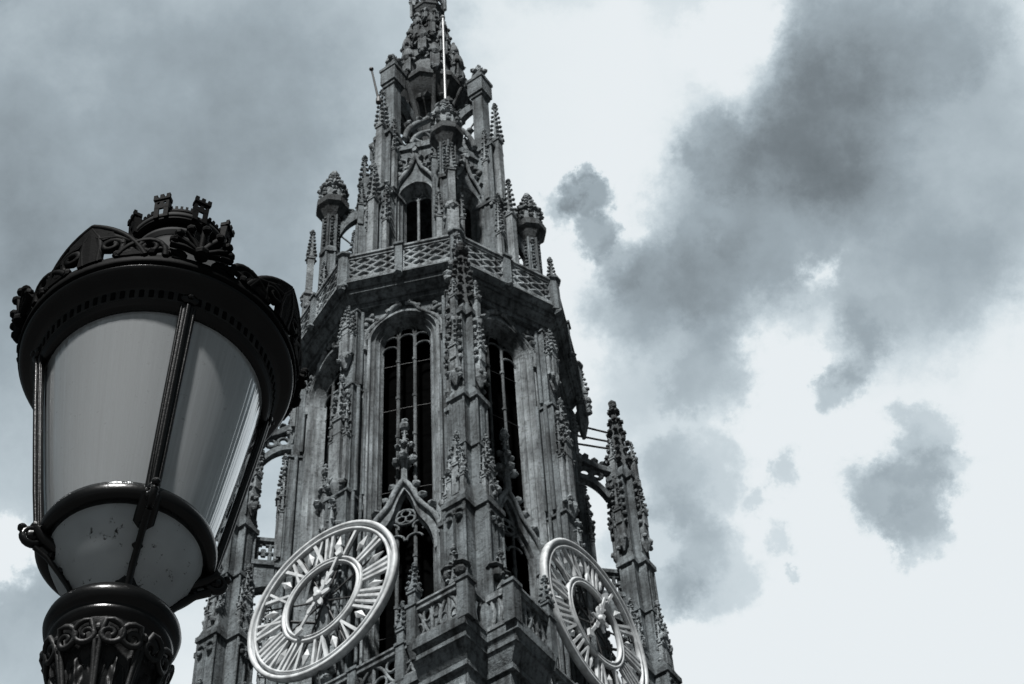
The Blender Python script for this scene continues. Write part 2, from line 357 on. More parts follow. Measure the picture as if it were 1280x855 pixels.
def reticulated(mb, x, y0, y1, z0, z1, cells, rows, r):      # net tracery of ogee cells in a balustrade panel
    w = (y1-y0)/cells
    for i in range(cells+1):
        for ph in (0, pi):
            if (i == 0 and ph == 0) or (i == cells and ph == pi): pass
            pts = []
            for t in range(rows*6+1):
                z = z0+(z1-z0)*t/(rows*6); a = sin(pi*rows*t/(rows*6)+ph)*w*.46
                y = min(max(y0+i*w+a, y0), y1); pts.append((x, y, z))
            mb.tube(pts, r, 5)
def bal_panel(mb, x, y0, y1, z0, z1, cells):                 # big S-curved mouchettes
    w = (y1-y0)/cells; h = z1-z0
    for i in range(cells):
        a = y0+i*w; fl = 1 if i % 2 else -1; c = a+w/2
        mb.tube([(x, p, q) for p, q in bez((c-fl*w*.48, z0), (c+fl*w*.1, z0+h*.25), (c-fl*w*.1, z0+h*.75), (c+fl*w*.48, z1), 10)], .075, 5)
        mb.tube([(x, c+fl*w*.22+w*.24*cos(t*pi/6), z0+h*.28+h*.22*sin(t*pi/6)) for t in range(13)], .06, 5)
        mb.tube([(x, c-fl*w*.22+w*.24*cos(t*pi/6), z0+h*.72+h*.22*sin(t*pi/6)) for t in range(13)], .06, 5)
        mb.tube([(x, a, z0), (x, a, z1)], .075, 5)

def lower_balustrades():
    Z0, Z1 = 41.9, 43.45
    mb = T(); posts = T()
    runs = [(8.2, 5.0, 7.1, 3), (6.95, -4.5, 4.5, 8), (8.2, -7.1, -5.0, 3)]
    for x, a, b, n in runs:
        bal_panel(mb, x, a, b, Z0+.1, Z1-.18, n)
        mb.box(x-.13, x+.13, a, b, Z0+.001, Z0+.16); mb.box(x-.14, x+.14, a, b, Z1-.2, Z1); mb.box(x-.2, x+.2, a, b, Z1, Z1+.09)
    for s in (-1, 1):                      # returns: into the corner notch and back to the recessed run
        mb.box(7.2, 8.2, s*7.1-.1, s*7.1+.1, Z0+.001, Z0+.16); mb.box(7.2, 8.2, s*7.1-.1, s*7.1+.1, Z1-.2, Z1+.088)
        for k in range(3): mb.tube([(7.35+k*.3, s*7.1, Z0), (7.35+k*.3+.15, s*7.1, (Z0+Z1)/2), (7.35+k*.3, s*7.1, Z1-.1)], .07, 5)
        mb.box(6.95, 8.2, s*4.9-.09, s*4.9+.09, Z1-.2, Z1+.086)
    o = mb.build('balustrade', CARVED, ROOT, pi/4)
    def post(x, y, w, pin):
        p = T(); p.box(x-w/2, x+w/2, y-w/2, y+w/2, Z0-.1, Z1+.02)
        p.box(x-w*.62, x+w*.62, y-w*.62, y+w*.62, Z1+.02, Z1+.16)
        if pin: p.pinnacle((x, y), Z1+.16, Z1+.75, Z1+2.0, w*.8, pi/4, 4, .11); p.lathe([(.12, Z0-.75), (w*.62, Z0-.15), (w*.62, Z0-.1)], 6, (x, y), False)
        else: p.box(x-w*.45, x+w*.45, y-w*.45, y+w*.45, Z1+.16, Z1+.3, w*.3, w*.3)
        q = p.build('post', STONE, o); kid(q)
    for s in (-1, 1):
        post(8.2, s*7.1, .44, False); post(8.22, s*4.95, .38, True); post(6.97, s*3.5, .36, True); post(6.97, s*1.4, .36, False)
    for k in range(1, 4): rep(o, pi/4+k*pi/2)
lower_balustrades()

# ---- octagon belfry stage
AP, FH = 5.6, 2.32                         # apothem and half side
def arch_pts(w, z0, zs, n=8, pt=.16):      # jamb, slightly pointed round arch, jamb
    R = w*(1+pt); c = w*pt; a1 = math.degrees(math.acos(c/R))
    right = arc(-c, zs, R, 0, a1, n); left = [(-y, z) for y, z in right[::-1]]
    return [(w, z0)] + right + left[1:] + [(-w, z0)]
def wall_with_opening(mb, x, hw, z0, z1, w, zo, zs, th=.35, pt=.16):
    P = arch_pts(w, zo, zs, 8, pt)
    def quad(a): mb.add([(x, *p) for p in a], [tuple(range(len(a)))])
    quad([(hw, z0), (hw, z1), (w, z1), (w, z0)]); quad([(-hw, z0), (-hw, z1), (-w, z1), (-w, z0)])
    if zo > z0: quad([(-w, z0), (w, z0), (w, zo), (-w, zo)])
    A = P[1:-1]
    for a, b in zip(A, A[1:]): quad([a, (a[0], z1), (b[0], z1), b])
def jamb(mb, prof, zo, zs, pt=.16, n=8):   # stepped moulding swept round the arch: prof = (half width, x)
    prev = None
    for w, x in prof:
        P = [(x, *p) for p in arch_pts(w, zo, zs, n, pt)]
        if prev:
            k = len(P); mb.add(prev+P, [(i, i+1, k+i+1, k+i) for i in range(k-1)])
        prev = P
ZW0, ZWS = 42.2, 63.95
def belfry():
    mb = T()
    for k in range(8):
        mb.M = Matrix.Rotation(pi/8+k*pi/4, 4, 'Z')
        wall_with_opening(mb, AP, FH, 41.2, 66.6, 1.62, ZW0, ZWS)
    mb.M = Matrix.Identity(4)
    mb.prism(ngon(6.0, 8, 0), 66.3, 66.7)
    mb.build('octagon_wall', STONE, ROOT)
    # one window with its sub-parts, then seven copies
    w = T()
    jamb(w, [(1.66, AP+.003), (1.62, AP+.14), (1.50, AP+.14), (1.47, AP-.02), (1.40, AP-.08), (1.34, AP-.02), (1.30, AP-.12), (1.22, AP-.26), (1.17, AP-.22), (1.13, AP-.36), (1.05, AP-.52)], ZW0, ZWS)
    # hood mould with scrolls in the spandrels
    for s in (-1, 1):
        w.tube([(AP+.1, s*p, q) for p, q in bez((1.75, 63.4), (2.0, 64.9), (1.05, 65.2), (.75, 65.6), 8)+bez((.75, 65.6), (.55, 66.0), (.5, 66.2), (.1, 66.25), 6)], (.10, .13), 6)
        w.tube([(AP+.09, s*p, q) for p, q in arc(1.72, 65.15, .42, 200, 520, 14)], (.09, .12), 6)
        w.tube([(AP+.09, s*p, q) for p, q in arc(1.85, 64.35, .30, 60, 350, 12)], (.08, .10), 6)
        for (p, q, r) in ((1.72, 65.15, .17), (1.2, 65.35, .15), (.7, 65.85, .16), (1.85, 64.35, .14), (.3, 66.3, .15), (1.45, 65.75, .14), (2.0, 65.8, .16)): w.blob((AP+.12, s*p, q), r)
        w.tube([(AP+.03, s*2.02, ZW0), (AP+.03, s*2.02, 63.9)], .10, 6); w.tube([(AP+.02, s*1.8, ZW0), (AP+.02, s*1.8, 63.6)], .06, 6)
    o = w.build('window', CARVED, ROOT, pi/8)
    t = T(); X = AP-.46
    for y in (-.37, .37):
        t.tube([(X, y, ZW0), (X, y, 64.35)], (.07, .085), 6)
        for z in (45.5, 48, 50.6, 55.3, 57.8, 60.3, 62.8): t.tube([(X, y-.02, z-.07), (X, y-.02, z+.07)], .11, 6)
    for c in (-.74, 0, .74):
        top = 64.3 if c == 0 else 63.6
        t.tube([(X, c+p, q) for p, q in arc(.0, top, .36, 0, 180, 8)], .06, 5)
    for s in (-1, 1):
        t.tube([(X, s*p, q) for p, q in bez((.37, 64.3), (.45, 64.8), (.8, 64.6), (.95, 64.45), 6)], .06, 5)
        t.tube([(X, s*p, q) for p, q in bez((.37, 64.35), (.3, 64.9), (.25, 65.2), (.0, 65.45), 6)], .06, 5)
        t.tube([(X, s*p, q) for p, q in bez((.37, 64.5), (.5, 65.0), (.45, 65.1), (.5, 65.3), 5)], .05, 5)
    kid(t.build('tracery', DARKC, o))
    for z in (46.6, 54.5, 59.6, 62.6):
        b = T(); b.tube([(X-.02, -1.1, z), (X-.02, 0, z+.04), (X-.02, 1.1, z)], .016, 5); kid(b.build('saddle_bar', IRON, o))
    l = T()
    l.add([(AP-1.25, -1.6, ZW0), (AP-1.25, 1.6, ZW0), (AP-1.25, 1.6, 66), (AP-1.25, -1.6, 66)], [(0, 1, 2, 3)])  # flat black sheet behind the tracery, in place of the unlit interior
    kid(l.build('interior_shade_sheet', INTERIOR_DARK, o))
    # gabled head of the lower light, with crockets and a tall finial
    h = MB(EYE+1.25); XG = AP-.12
    ogee = bez((1.5, 49.9), (1.45, 51.4), (.75, 51.5), (.55, 52.2), 8)+bez((.55, 52.2), (.38, 52.8), (.2, 53.1), (.0, 53.35), 6)[1:]
    inner = [(p*.80, z-.42-.25*(1-i/(len(ogee)-1))) for i, (p, z) in enumerate(ogee)]
    for s in (-1, 1):
        q = [(s*p, z) for p, z in ogee]+[(s*p, z) for p, z in inner[::-1]]+[(s*1.5, 49.6)]
        h.sheet(q, XG-.35, XG)
        h.tube([(XG+.05, s*p, z) for p, z in ogee], (.10, .15), 6)
        h.tube([(XG-.3, s*p, z) for p, z in inner], .09, 6)
        for i, (p, z) in enumerate(ogee):
            if i in (2, 5, 8, 11): h.blob((XG+.05, s*(p+.2), z+.12), .19, (.9, 1, .9))
        h.tube([(XG-.25, s*p, z) for p, z in arc(.37, 50.2, .33, 20, 180, 8)], .055, 5)
        h.tube([(XG-.25, s*p, z) for p, z in arc(.55, 50.95, .26, -60, 200, 8)], .05, 5)
    h.tube([(XG-.25, p, z) for p, z in arc(0, 51.5, .42, 0, 360, 14)], .07, 5)
    for j in range(3): h.tube([(XG-.25, .2*cos(pi/2+j*2.094)+p, 51.5+.2*sin(pi/2+j*2.094)+z) for p, z in arc(0, 0, .19, 0, 360, 8)], .045, 4)
    kid(h.build('gable', CARVED, o))
    f = MB(EYE+1.25)
    f.lathe([(.15, 53.2), (.13, 54.4), (.3, 54.55), (.13, 54.75), (.11, 55.4)], 6, (XG, 0), False)
    for a in (0, 90, 180, 270):
        f.blob((XG+.3*cos(rad(a)), .36*sin(rad(a)), 54.6), .2); f.blob((XG+.2*cos(rad(a)), .3*sin(rad(a)), 55.5), .15)
    f.pinnacle((XG, 0), 54.7, 55.4, 56.6, .26, pi/4, 2, .09); f.blob((XG, 0, 56.75), .26, (1, 1, .75)); f.blob((XG, 0, 57.05), .15)
    kid(f.build('finial', CARVED, o))
    for k in range(1, 8): rep(o, pi/8+k*pi/4)
belfry()

def belfry_buttress():
    mb = T()
    for z0, z1, x1, w in ((41.2, 54.0, 6.75, .52), (54.0, 60.9, 6.55, .46), (60.9, 66.3, 6.36, .40)):
        mb.box(5.5, x1, -w, w, z0, z1-.25); mb.loft([[(5.5, -w, z1-.25), (x1, -w, z1-.25), (x1, w, z1-.25), (5.5, w, z1-.25)], [(5.5, -w*.9, z1+.15), (x1-.25, -w*.9, z1+.15), (x1-.25, w*.9, z1+.15), (5.5, w*.9, z1+.15)]])
        mb.box(5.5, x1+.09, -w-.08, w+.08, z1-.36, z1-.25)
        for s in (-1, 1):
            mb.tube([(x1-.28, s*(w+.10), z0), (x1-.28, s*(w+.10), z1-.3)], .09, 6)
            mb.tube([(x1-.62, s*(w+.22), z0), (x1-.62, s*(w+.22), z1-.3)], .07, 6)
            mb.tube([(x1-.0, s*(w*.93), z0), (x1-.0, s*(w*.93), z1-.4)], .06, 6)
    o = mb.build('buttress', STONE, ROOT)
    for zb, zt, x, w in                     ((54.3, 61.0, 6.62, .36), (44.0, 53.2, 6.85, .36), (62.7, 66.2, 6.42, .30)):   # pinnacled canopies on its face
        h = zt-zb; d = T()
        d.box(x-.2, x+w*.8, -w*.5, w*.5, zb+.2, zb+h*.45)
        d.pinnacle((x+w*.3, 0), zb+h*.45, zb+h*.58, zt, w*1.1, pi/4, 5, .13)
        for s in (-1, 1):
            d.pinnacle((x+.1, s*w*1.0), zb+.1, zb+h*.42, zb+h*.78, w*.5, pi/4, 4, .09)
            for i in range(4): d.blob((x+.12, s*w*(.75+.2*(i % 2)), zb+h*(.45+.13*i)), .14)
        d.lathe([(.08, zb-.75), (w*.9, zb-.05), (w*.9, zb+.15), (w*.5, zb+.3)], 6, (x+.1, 0), False)
        for i in range(7): d.blob((x+.2+random.uniform(-.05, .1), random.uniform(-1, 1)*w, zb+random.uniform(-.3, .4)), random.uniform(.10, .17))
        d.box(x-.1, x+.16, -w*.9, w*.9, zb+h*.40, zb+h*.46)
        kid(d.build('niche_pinnacle', CARVED, o))
    for k in range(1, 8): rep(o, k*pi/4)
belfry_buttress()

# ---- free corner turrets of the square stage
def corner_turrets():
    mb = T(); L0, a0 = 1.16, .50
    mb.prism(plus(L0, a0), 41.2, 49.3); mb.prism(plus(L0+.10, a0+.10), 49.3, 49.55); mb.prism(plus(L0+.05, a0+.05), 49.55, 50.7, plus(.82, .40))
    mb.prism(plus(.82, .40), 50.7, 56.0); mb.prism(plus(.90, .48), 52.9, 53.1); mb.prism(plus(.95, .52), 55.75, 56.0)
    mb.prism(plus(.86, .44), 56.0, 56.5, plus(.70, .36)); mb.prism(plus(.70, .36), 56.5, 61.3); mb.prism(plus(.82, .48), 61.3, 61.6)
    mb.prism(plus(.70, .42), 61.6, 62.3, plus(.46, .34))
    for k in range(4):                     # attached shafts, edge rolls and little hood arches
        m = Matrix.Rotation(pi/4+k*pi/2, 4, 'Z'); mb.M = m
        for s in (-1, 1):
            mb.tube([(L0, s*a0*.95, 41.2), (L0, s*a0*.95, 49.2)], .07, 6); mb.tube([(L0+.02, 0, 41.2), (L0+.02, 0, 49.0)], .06, 6)
            mb.tube([(.82, s*.38, 50.7), (.82, s*.38, 55.7)], .06, 6); mb.tube([(.7, s*.34, 56.5), (.7, s*.34, 61.2)], .05, 6)
            mb.tube([(L0+.03, s*(.25+p), q) for p, q in arc(0, 48.75, .22, 0, 180, 8)], .07, 5)
            mb.blob((L0+.06, s*.25, 48.55), .15)
        mb.box(.82, .86, -.14, .14, 53.3, 55.5); mb.box(.82, .88, -.12, .12, 51, 52.8)
    mb.M = Matrix.Identity(4)
    for i, p in enumerate(mb.v):
        f_ = .92 if p.z < 50.7 else .86
        mb.v[i] = Vector((p.x*f_, p.y*f_, p.z))
    o = mb.build('corner_turret', STONE, ROOT, 0, (8.15, 0, 0))
    for k in range(4):
        p = T(); p.M = Matrix.Scale(.88, 4, (1, 0, 0)) @ Matrix.Scale(.88, 4, (0, 1, 0)) @ Matrix.Rotation(pi/4+k*pi/2, 4, 'Z')
        p.pinnacle((.95, 0), 50.0, 51.6, 53.4, .34, pi/4, 4, .12)
        for s in (-1, 1): p.pinnacle((1.0, s*.34), 49.5, 50.9, 52.3, .2, pi/4, 3, .09)
        for i in range(8): p.blob((1.05+random.uniform(-.15, .12), random.uniform(-.5, .5), random.uniform(49.6, 51.6)), random.uniform(.10, .19))
        kid(p.build('statue_pinnacle', CARVED, o))
    for k in range(4):
        p = T(); p.M = Matrix.Scale(.88, 4, (1, 0, 0)) @ Matrix.Scale(.88, 4, (0, 1, 0)) @ Matrix.Rotation(pi/4+k*pi/2, 4, 'Z')
        p.box(.7, .95, -.22, .22, 57.3, 58.2); p.pinnacle((.84, 0), 58.2, 59.0, 61.3, .36, pi/4, 6, .12)
        p.lathe([(.06, 56.6), (.3, 57.15), (.3, 57.3)], 6, (.82, 0), False)
        for s in (-1, 1):
            for z in (58.3, 58.8, 59.3, 59.8, 60.3, 60.8): p.blob((.82, s*.28, z), .13)
        for i in range(6): p.blob((.9+random.uniform(-.08, .1), random.uniform(-.36, .36), random.uniform(56.7, 57.6)), random.uniform(.09, .15))
        kid(p.build('blind_pinnacle', CARVED, o))
    for k in range(4):
        p = T(); p.M = Matrix.Scale(.88, 4, (1, 0, 0)) @ Matrix.Scale(.88, 4, (0, 1, 0)) @ Matrix.Rotation(pi/4+k*pi/2, 4, 'Z'); p.pinnacle((.78, 0), 60.9, 62.5, 63.7, .27, pi/4, 3, .10); p.lathe([(.05, 60.3), (.26, 60.8), (.26, 61.0)], 5, (.78, 0), False)
        kid(p.build('corner_pinnacle', CARVED, o))
    for k in range(4):                     # carved heads and little pinnacles on the lower block
        for s_ in (-1, 1):
            p = T(); p.M = Matrix.Rotation(pi/4+k*pi/2, 4, 'Z')
            p.blob((1.16, s_*.26, 45.7), .24, (1, .9, 1.2), .12, 8, 6); p.blob((1.3, s_*.26, 45.6), .1, (1, .7, 1.2), .1, 6, 4); p.lathe([(.26, 45.9), (.34, 46.0), (.2, 46.2)], 8, (1.1, s_*.26), False)
            kid(p.build('carved_head', SOOT, o))
        p = T(); p.M = Matrix.Rotation(pi/4+k*pi/2, 4, 'Z'); p.pinnacle((1.2, 0), 43.6, 45.0, 46.9, .26, pi/4, 4, .11); kid(p.build('pinnacle', CARVED, o))
    p = T(); p.spire((0, 0), 62.2, 66.9, .50, .09, 8, 6, .2, pi/8, True, 1); p.blob((0, 0, 66.5), .3, (1, 1, .5)); p.blob((0, 0, 67.1), .22)
    kid(p.build('spirelet', SOOT, o))
    for k, R in ((1, 8.6), (2, 8.5), (3, 8.45)):
        rep(o, k*pi/2, (R*cos(k*pi/2), R*sin(k*pi/2), 0))
    # flying buttresses and the arched bridges below them
    f = T()
    up_ = bez((6.3, 63.6), (6.9, 62.7), (7.4, 62.5), (8.1, 62.3), 8); lo_ = bez((6.3, 63.25), (6.9, 62.3), (7.4, 62.15), (8.1, 62.0), 8)
    f.extr(up_+lo_[::-1], -.2, .2)
    a_ = bez((6.3, 61.75), (7.0, 61.85), (7.6, 61.3), (8.0, 60.3), 8); b_ = bez((6.3, 61.45), (6.95, 61.5), (7.45, 61.0), (7.75, 60.3), 8)
    f.extr(a_+b_[::-1], -.18, .18)
    f.tube([(x, 0, z) for x, z in arc(6.85, 62.0, .28, 0, 360, 12)], (.09, .12), 6); f.tube([(x, 0, z) for x, z in arc(7.4, 61.85, .22, 0, 360, 12)], (.08, .12), 6)
    for x, z in ((6.55, 63.45), (6.95, 63.05), (7.35, 62.8), (7.75, 62.65)):
        f.tube([(x, 0, z-.3), (x, 0, z)], .1, 5); f.blob((x, 0, z+.02), .19)
    f.box(6.2, 6.5, -.3, .3, 59.6, 61.6)
    for z in (59.2, 59.7, 60.2): f.blob((6.6, 0, z), .2)
    f.tube([(6.25, 0, 57.5), (6.5, 0, 59.5)], (.1, .1), 6, r_end=(.25, .25))
    fo = f.build('flying_buttress', STONE, ROOT, pi/2)
    b = T()
    arch = arc(7.05, 51.9, .95, 180, 0, 12)
    b.extr([(6.1, 54.0)]+[(x, z) for x, z in arch]+[(8.0, 54.0)], -.25, .25); b.box(6.1, 8.0, -.34, .34, 54.0, 54.25); b.box(6.1, 8.0, -.16, .16, 55.55, 55.75)
    for x in (6.5, 7.05, 7.6):
        b.tube([(x, 0, 54.2), (x, 0, 55.6)], .09, 5); b.tube([(x-.25, 0, 54.95), (x+.25, 0, 54.95)], .1, 5)
        for s in (-1, 1): b.tube([(x+s*.24, 0, 54.75), (x+s*.24, 0, 55.15)], .08, 5)
        b.tube([(x-.2, 0, 55.4), (x+.2, 0, 55.4)], .08, 5)
    bo = b.build('bridge', STONE, ROOT, pi/2)
    t = T()
    for z0, z1 in ((65.4, 64.9), (64.6, 64.3), (64.0, 63.8)): t.tube([(6.3, 0, z0), (8.6, 0, z1)], .05, 6)
    to = t.build('tie_rod', IRON, ROOT, pi/2)
    for k in (2, 3): rep(fo, k*pi/2); rep(bo, k*pi/2); rep(to, k*pi/2)
corner_turrets()

# ---- gallery on top of the octagon
def gallery():
    mb = T()
    for z0, z1, r0, r1 in ((66.3, 66.6, 6.35, 6.35), (66.6, 66.95, 6.45, 6.75), (66.95, 67.2, 6.85, 6.85), (67.2, 67.45, 6.95, 7.15), (67.45, 67.65, 7.2, 7.1)):
        mb.prism(ngon(r0, 8, 0), z0, z1-.003, ngon(r1, 8, 0))
    mb.build('gallery_cornice', STONE, ROOT)
    A = 7.0*cos(pi/8); H = 7.0*sin(pi/8); Z0, Z1 = 67.65, 69.55
    b = T()
    for s in (0, 1):
        y0, y1 = ((-H+.2, -.16), (.16, H-.2))[s]
        reticulated(b, A-.05, y0, y1, Z0+.15, Z1-.2, 3, 3, .105)
    b.box(A-.17, A+.1, -H, H, Z0, Z0+.2); b.box(A-.15, A+.08, -H, H, Z1-.22, Z1-.05); b.box(A-.22, A+.15, -H-.05, H+.05, Z1-.05, Z1+.08)
    o = b.build('gallery_balustrade', CARVED, ROOT, pi/8)
    p = T(); p.box(A-.22, A+.2, -.17, .17, Z0-.3, Z1+.05); p.box(A-.28, A+.27, -.24, .24, Z1+.05, Z1+.2); p.box(A-.2, A+.2, -.17, .17, Z1+.2, Z1+.32, .12, .1)
    p.blob((A+.18, 0, Z0-.35), .2)
    kid(p.build('post', STONE, o))
    for k in range(1, 8): rep(o, pi/8+k*pi/4)
    p = T(); p.lathe([(.32, Z0-.35), (.30, Z1+.05), (.42, Z1+.1), (.42, Z1+.22), (.2, Z1+.4)], 8, (6.95, 0), False, pi/8); p.blob((7.1, 0, Z0-.45), .25)
    po = p.build('corner_post', STONE, ROOT)
    for k in range(1, 8): rep(po, k*pi/4)
    # foliate pinnacle on a bracket in front of each diagonal corner
    q = T(); q.lathe([(.1, 64.4), (.34, 65.6), (.34, 66.0), (.2, 66.2), (.2, 67.6)], 6, (7.0, 0), False)
    for i in range(26): q.blob((7.05+random.uniform(-.15, .3), random.uniform(-.5, .5), 66.3+random.uniform(-.7, .9)), random.uniform(.12, .22))
    q.pinnacle((7.2, 0), 66.4, 67.6, 69.3, .34, pi/4, 4, .14)
    qo = q.build('bracket_pinnacle', CARVED, ROOT)
    for k in (1, 2, 3): rep(qo, k*pi/2)
gallery()

def gallery_turrets():
    m = T(); X = 0
    m.lathe([(.62, 67.6), (.62, 73.2), (.5, 73.8)], 8, (0, 0), False, pi/8); m.lathe([(.44, 73.6), (.44, 76.8)], 6, (0, 0), False, 0); m.lathe([(.56, 76.6), (.56, 76.9), (.42, 77.2)], 6, (0, 0), False, 0)
    m.lathe([(.40, 77.0), (.40, 80.1)], 6, (0, 0), False, 0)
    for j in range(6):
        a = j*pi/3; m.tube([(.44*cos(a), .44*sin(a), 73.7), (.44*cos(a), .44*sin(a), 80.0)], .07, 5)
        for i in range(9): m.blob((.41*cos(a+.52), .41*sin(a+.52), 77.4+i*.3), .10)
    o = m.build('gallery_turret', STONE, ROOT, 0, (5.3, 0, 0))
    c = T(); c.lathe([(.42, 79.6), (.46, 79.95), (.72, 80.5), (.90, 80.75), (.92, 81.1), (.84, 81.2), (.84, 81.35), (.72, 81.5)], 8, (0, 0), False, pi/8)
    kid(c.build('cap', SOOT, o))
    s = T(); s.lathe([(.70, 81.4), (.64, 82.3), (.60, 82.4)], 8, (0, 0), False, pi/8)
    for j in range(8):
        a = j*pi/4
        for z, r, q in ((81.7, .70, .15), (82.1, .68, .13), (82.55, .70, .17)): s.blob((r*cos(a), r*sin(a), z), q)
    s.spire((0, 0), 82.3, 84.2, .56, .12, 8, 4, .2, pi/8); s.blob((0, 0, 84.35), .3)
    kid(s.build('spirelet', CARVED, o))
    p = T(); p.pinnacle((.95, 0), 72.6, 76.2, 78.6, .34, pi/4, 7, .13); p.box(.3, 1.2, -.28, .28, 67.8, 73.0); p.lathe([(.2, 72.6), (.42, 72.9), (.3, 73.3)], 6, (.95, 0), False)
    for s_ in (-1, 1): p.pinnacle((.3, s_*.55), 70.6, 73.0, 75.2, .26, pi/4, 5, .11)
    for i in range(10): p.blob((random.uniform(.7, 1.2), random.uniform(-.3, .3), random.uniform(71.8, 73.4)), .15)
    kid(p.build('side_pinnacle', CARVED, o))
    for k in (1, 2, 3): rep(o, k*pi/2, (5.3*cos(k*pi/2), 5.3*sin(k*pi/2), 0))
    f = T()
    lo_ = bez((5.05, 77.2), (4.9, 79.0), (4.3, 80.3), (3.3, 80.6), 10); up_ = bez((5.05, 78.6), (4.85, 79.9), (4.3, 81.0), (3.3, 81.6), 10)
    f.extr(up_+lo_[::-1], -.2, .2)
    f.tube([(x, 0, z+.05) for x, z in up_], (.13, .26), 6)
    for x, z in up_[2:10:2]: f.blob((x, 0, z+.28), .24)
    f.tube([(5.1, 0, 76.5), (3.5, 0, 78.6)], .05, 5); f.tube([(5.1, 0, 79.0), (3.5, 0, 77.2)], .05, 5)
    fo = f.build('upper_flying_buttress', STONE, ROOT)
    for k in (1, 2, 3): rep(fo, k*pi/2)
gallery_turrets()

# ---- upper octagon and its four tall pillars
def upper_stage():
    A = 3.35; H = A*math.tan(pi/8); r = A/cos(pi/8)
    mb = T()
    for k in range(8):
        mb.M = Matrix.Rotation(pi/8+k*pi/4, 4, 'Z'); wall_with_opening(mb, A, H, 67.6, 83.6, .92, 70.2, 78.6, pt=.3)
    mb.M = Matrix.Identity(4)
    mb.prism(ngon(r+.15, 8, 0), 83.0, 83.5); mb.prism(ngon(r, 8, 0), 83.5, 84.2, ngon(r-.9, 8, 0)); mb.prism(ngon(r-.1, 8, 0), 67.5, 69.2)
    mb.build('upper_octagon_wall', STONE, ROOT)
    w = T()
    jamb(w, [(.98, A+.003), (.95, A+.12), (.87, A+.12), (.85, A-.05), (.78, A-.18), (.72, A-.4), (.66, A-.6)], 70.2, 78.6, .3)
    for s in (-1, 1):
        w.tube([(A+.12, s*p, q) for p, q in bez((1.15, 78.6), (1.1, 80.2), (.5, 80.4), (.28, 81.2), 8)+bez((.28, 81.2), (.15, 81.7), (.1, 82.0), (0, 82.5), 5)], (.11, .15), 6)
        for p, q in ((1.2, 79.6), (.85, 80.5), (.5, 81.0), (.3, 81.8)): w.blob((A+.15, s*p, q), .19)
        w.tube([(A+.06, s*p, q) for p, q in arc(.85, 81.7, .42, 0, 360, 12)], .08, 5); w.blob((A+.1, s*.85, 81.7), .2)
        w.tube([(A+.02, s*1.2, 70), (A+.02, s*1.2, 82.8)], .08, 6)
    w.blob((A+.15, 0, 82.6), .25); w.blob((A+.15, 0, 83.0), .15)
    o = w.build('upper_window', CARVED, ROOT, pi/8)
    t = T(); t.tube([(A-.5, 0, 70.2), (A-.5, 0, 79)], .08, 6)
    for s in (-1, 1): t.tube([(A-.5, s*.35+p, q) for p, q in arc(0, 78.6, .35, 0, 180, 8)], .06, 5)
    t.tube([(A-.5, p, q) for p, q in arc(0, 79.3, .25, 0, 360, 10)], .06, 5)
    kid(t.build('tracery', CARVED, o))
    for k in range(1, 8): rep(o, pi/8+k*pi/4)
    v = T()                                # vertex piers on the diagonals, behind the gallery turrets
    v.box(3.3, 4.05, -.5, .5, 67.6, 79.2); v.loft([[(3.3, -.5, 79.2), (4.05, -.5, 79.2), (4.05, .5, 79.2), (3.3, .5, 79.2)], [(3.3, -.4, 79.9), (3.75, -.4, 79.9), (3.75, .4, 79.9), (3.3, .4, 79.9)]])
    v.box(3.2, 3.75, -.42, .42, 79.9, 84.0)
    for s in (-1, 1): v.tube([(4.02, s*.5, 67.6), (4.02, s*.5, 79)], .09, 6); v.pinnacle((3.85, s*.42), 79.2, 81.0, 83.0, .3, pi/4, 4, .11)
    v.pinnacle((4.1, 0), 74.0, 76.5, 79.0, .36, pi/4, 5, .13); v.pinnacle((3.7, 0), 80.0, 83.6, 86.4, .42, pi/4, 5, .15)
    vo = v.build('vertex_pier', STONE, ROOT)
    for k in (1, 2, 3): rep(vo, k*pi/2)
    p = T()                                # the four tall pillars
    p.box(3.1, 4.5, -.48, .48, 67.6, 78.6); p.box(3.0, 4.62, -.58, .58, 78.5, 78.75)
    p.box(3.1, 4.3, -.44, .44, 78.75, 84.0); p.box(3.0, 4.45, -.56, .56, 83.9, 84.2); p.loft([[(3.1, -.44, 84.2), (4.3, -.44, 84.2), (4.3, .44, 84.2), (3.1, .44, 84.2)], [(3.1, -.38, 85), (4.0, -.38, 85), (4.0, .38, 85), (3.1, .38, 85)]])
    p.box(3.2, 3.85, -.33, .33, 85, 90.2)
    for s in (-1, 1):
        for x in (3.2, 3.75, 4.3): p.tube([(x, s*.46, 68), (x, s*.46, 84)], .07, 6)
        p.box(3.45, 4.05, s*.46-.05, s*.46+.05, 79.6, 83.2)
    p.box(4.26, 4.36, -.2, .2, 79.6, 83.2); p.box(4.48, 4.56, -.25, .25, 70, 77.6)
    o = p.build('pillar', STONE, ROOT, pi/4)
    c = T(); c.box(3.12, 3.93, -.41, .41, 90.0, 90.3); c.box(3.03, 4.02, -.50, .50, 90.3, 91.7); c.box(2.97, 4.08, -.56, .56, 91.7, 91.95); c.box(3.15, 3.9, -.38, .38, 91.95, 92.9, .1, .1)
    kid(c.build('cap', STONE, o))
    q = T()
    for i in range(9): q.blob((3.55+random.uniform(-.36, .36), random.uniform(-.36, .36), 92.95+random.uniform(-.1, .2)), .17)
    q.pinnacle((3.55, 0), 92.8, 93.1, 93.7, .4, pi/4, 2, .14); kid(q.build('finial', CARVED, o))
    q = T(); q.pinnacle((4.45, 0), 78.8, 84.6, 88.4, .40, pi/4, 8, .15); kid(q.build('pinnacle', CARVED, o))
    q = T(); q.pinnacle((4.95, 0), 71.5, 77.0, 80.2, .36, pi/4, 7, .14); q.box(4.4, 5.15, -.3, .3, 67.6, 71.6); kid(q.build('pinnacle', CARVED, o))
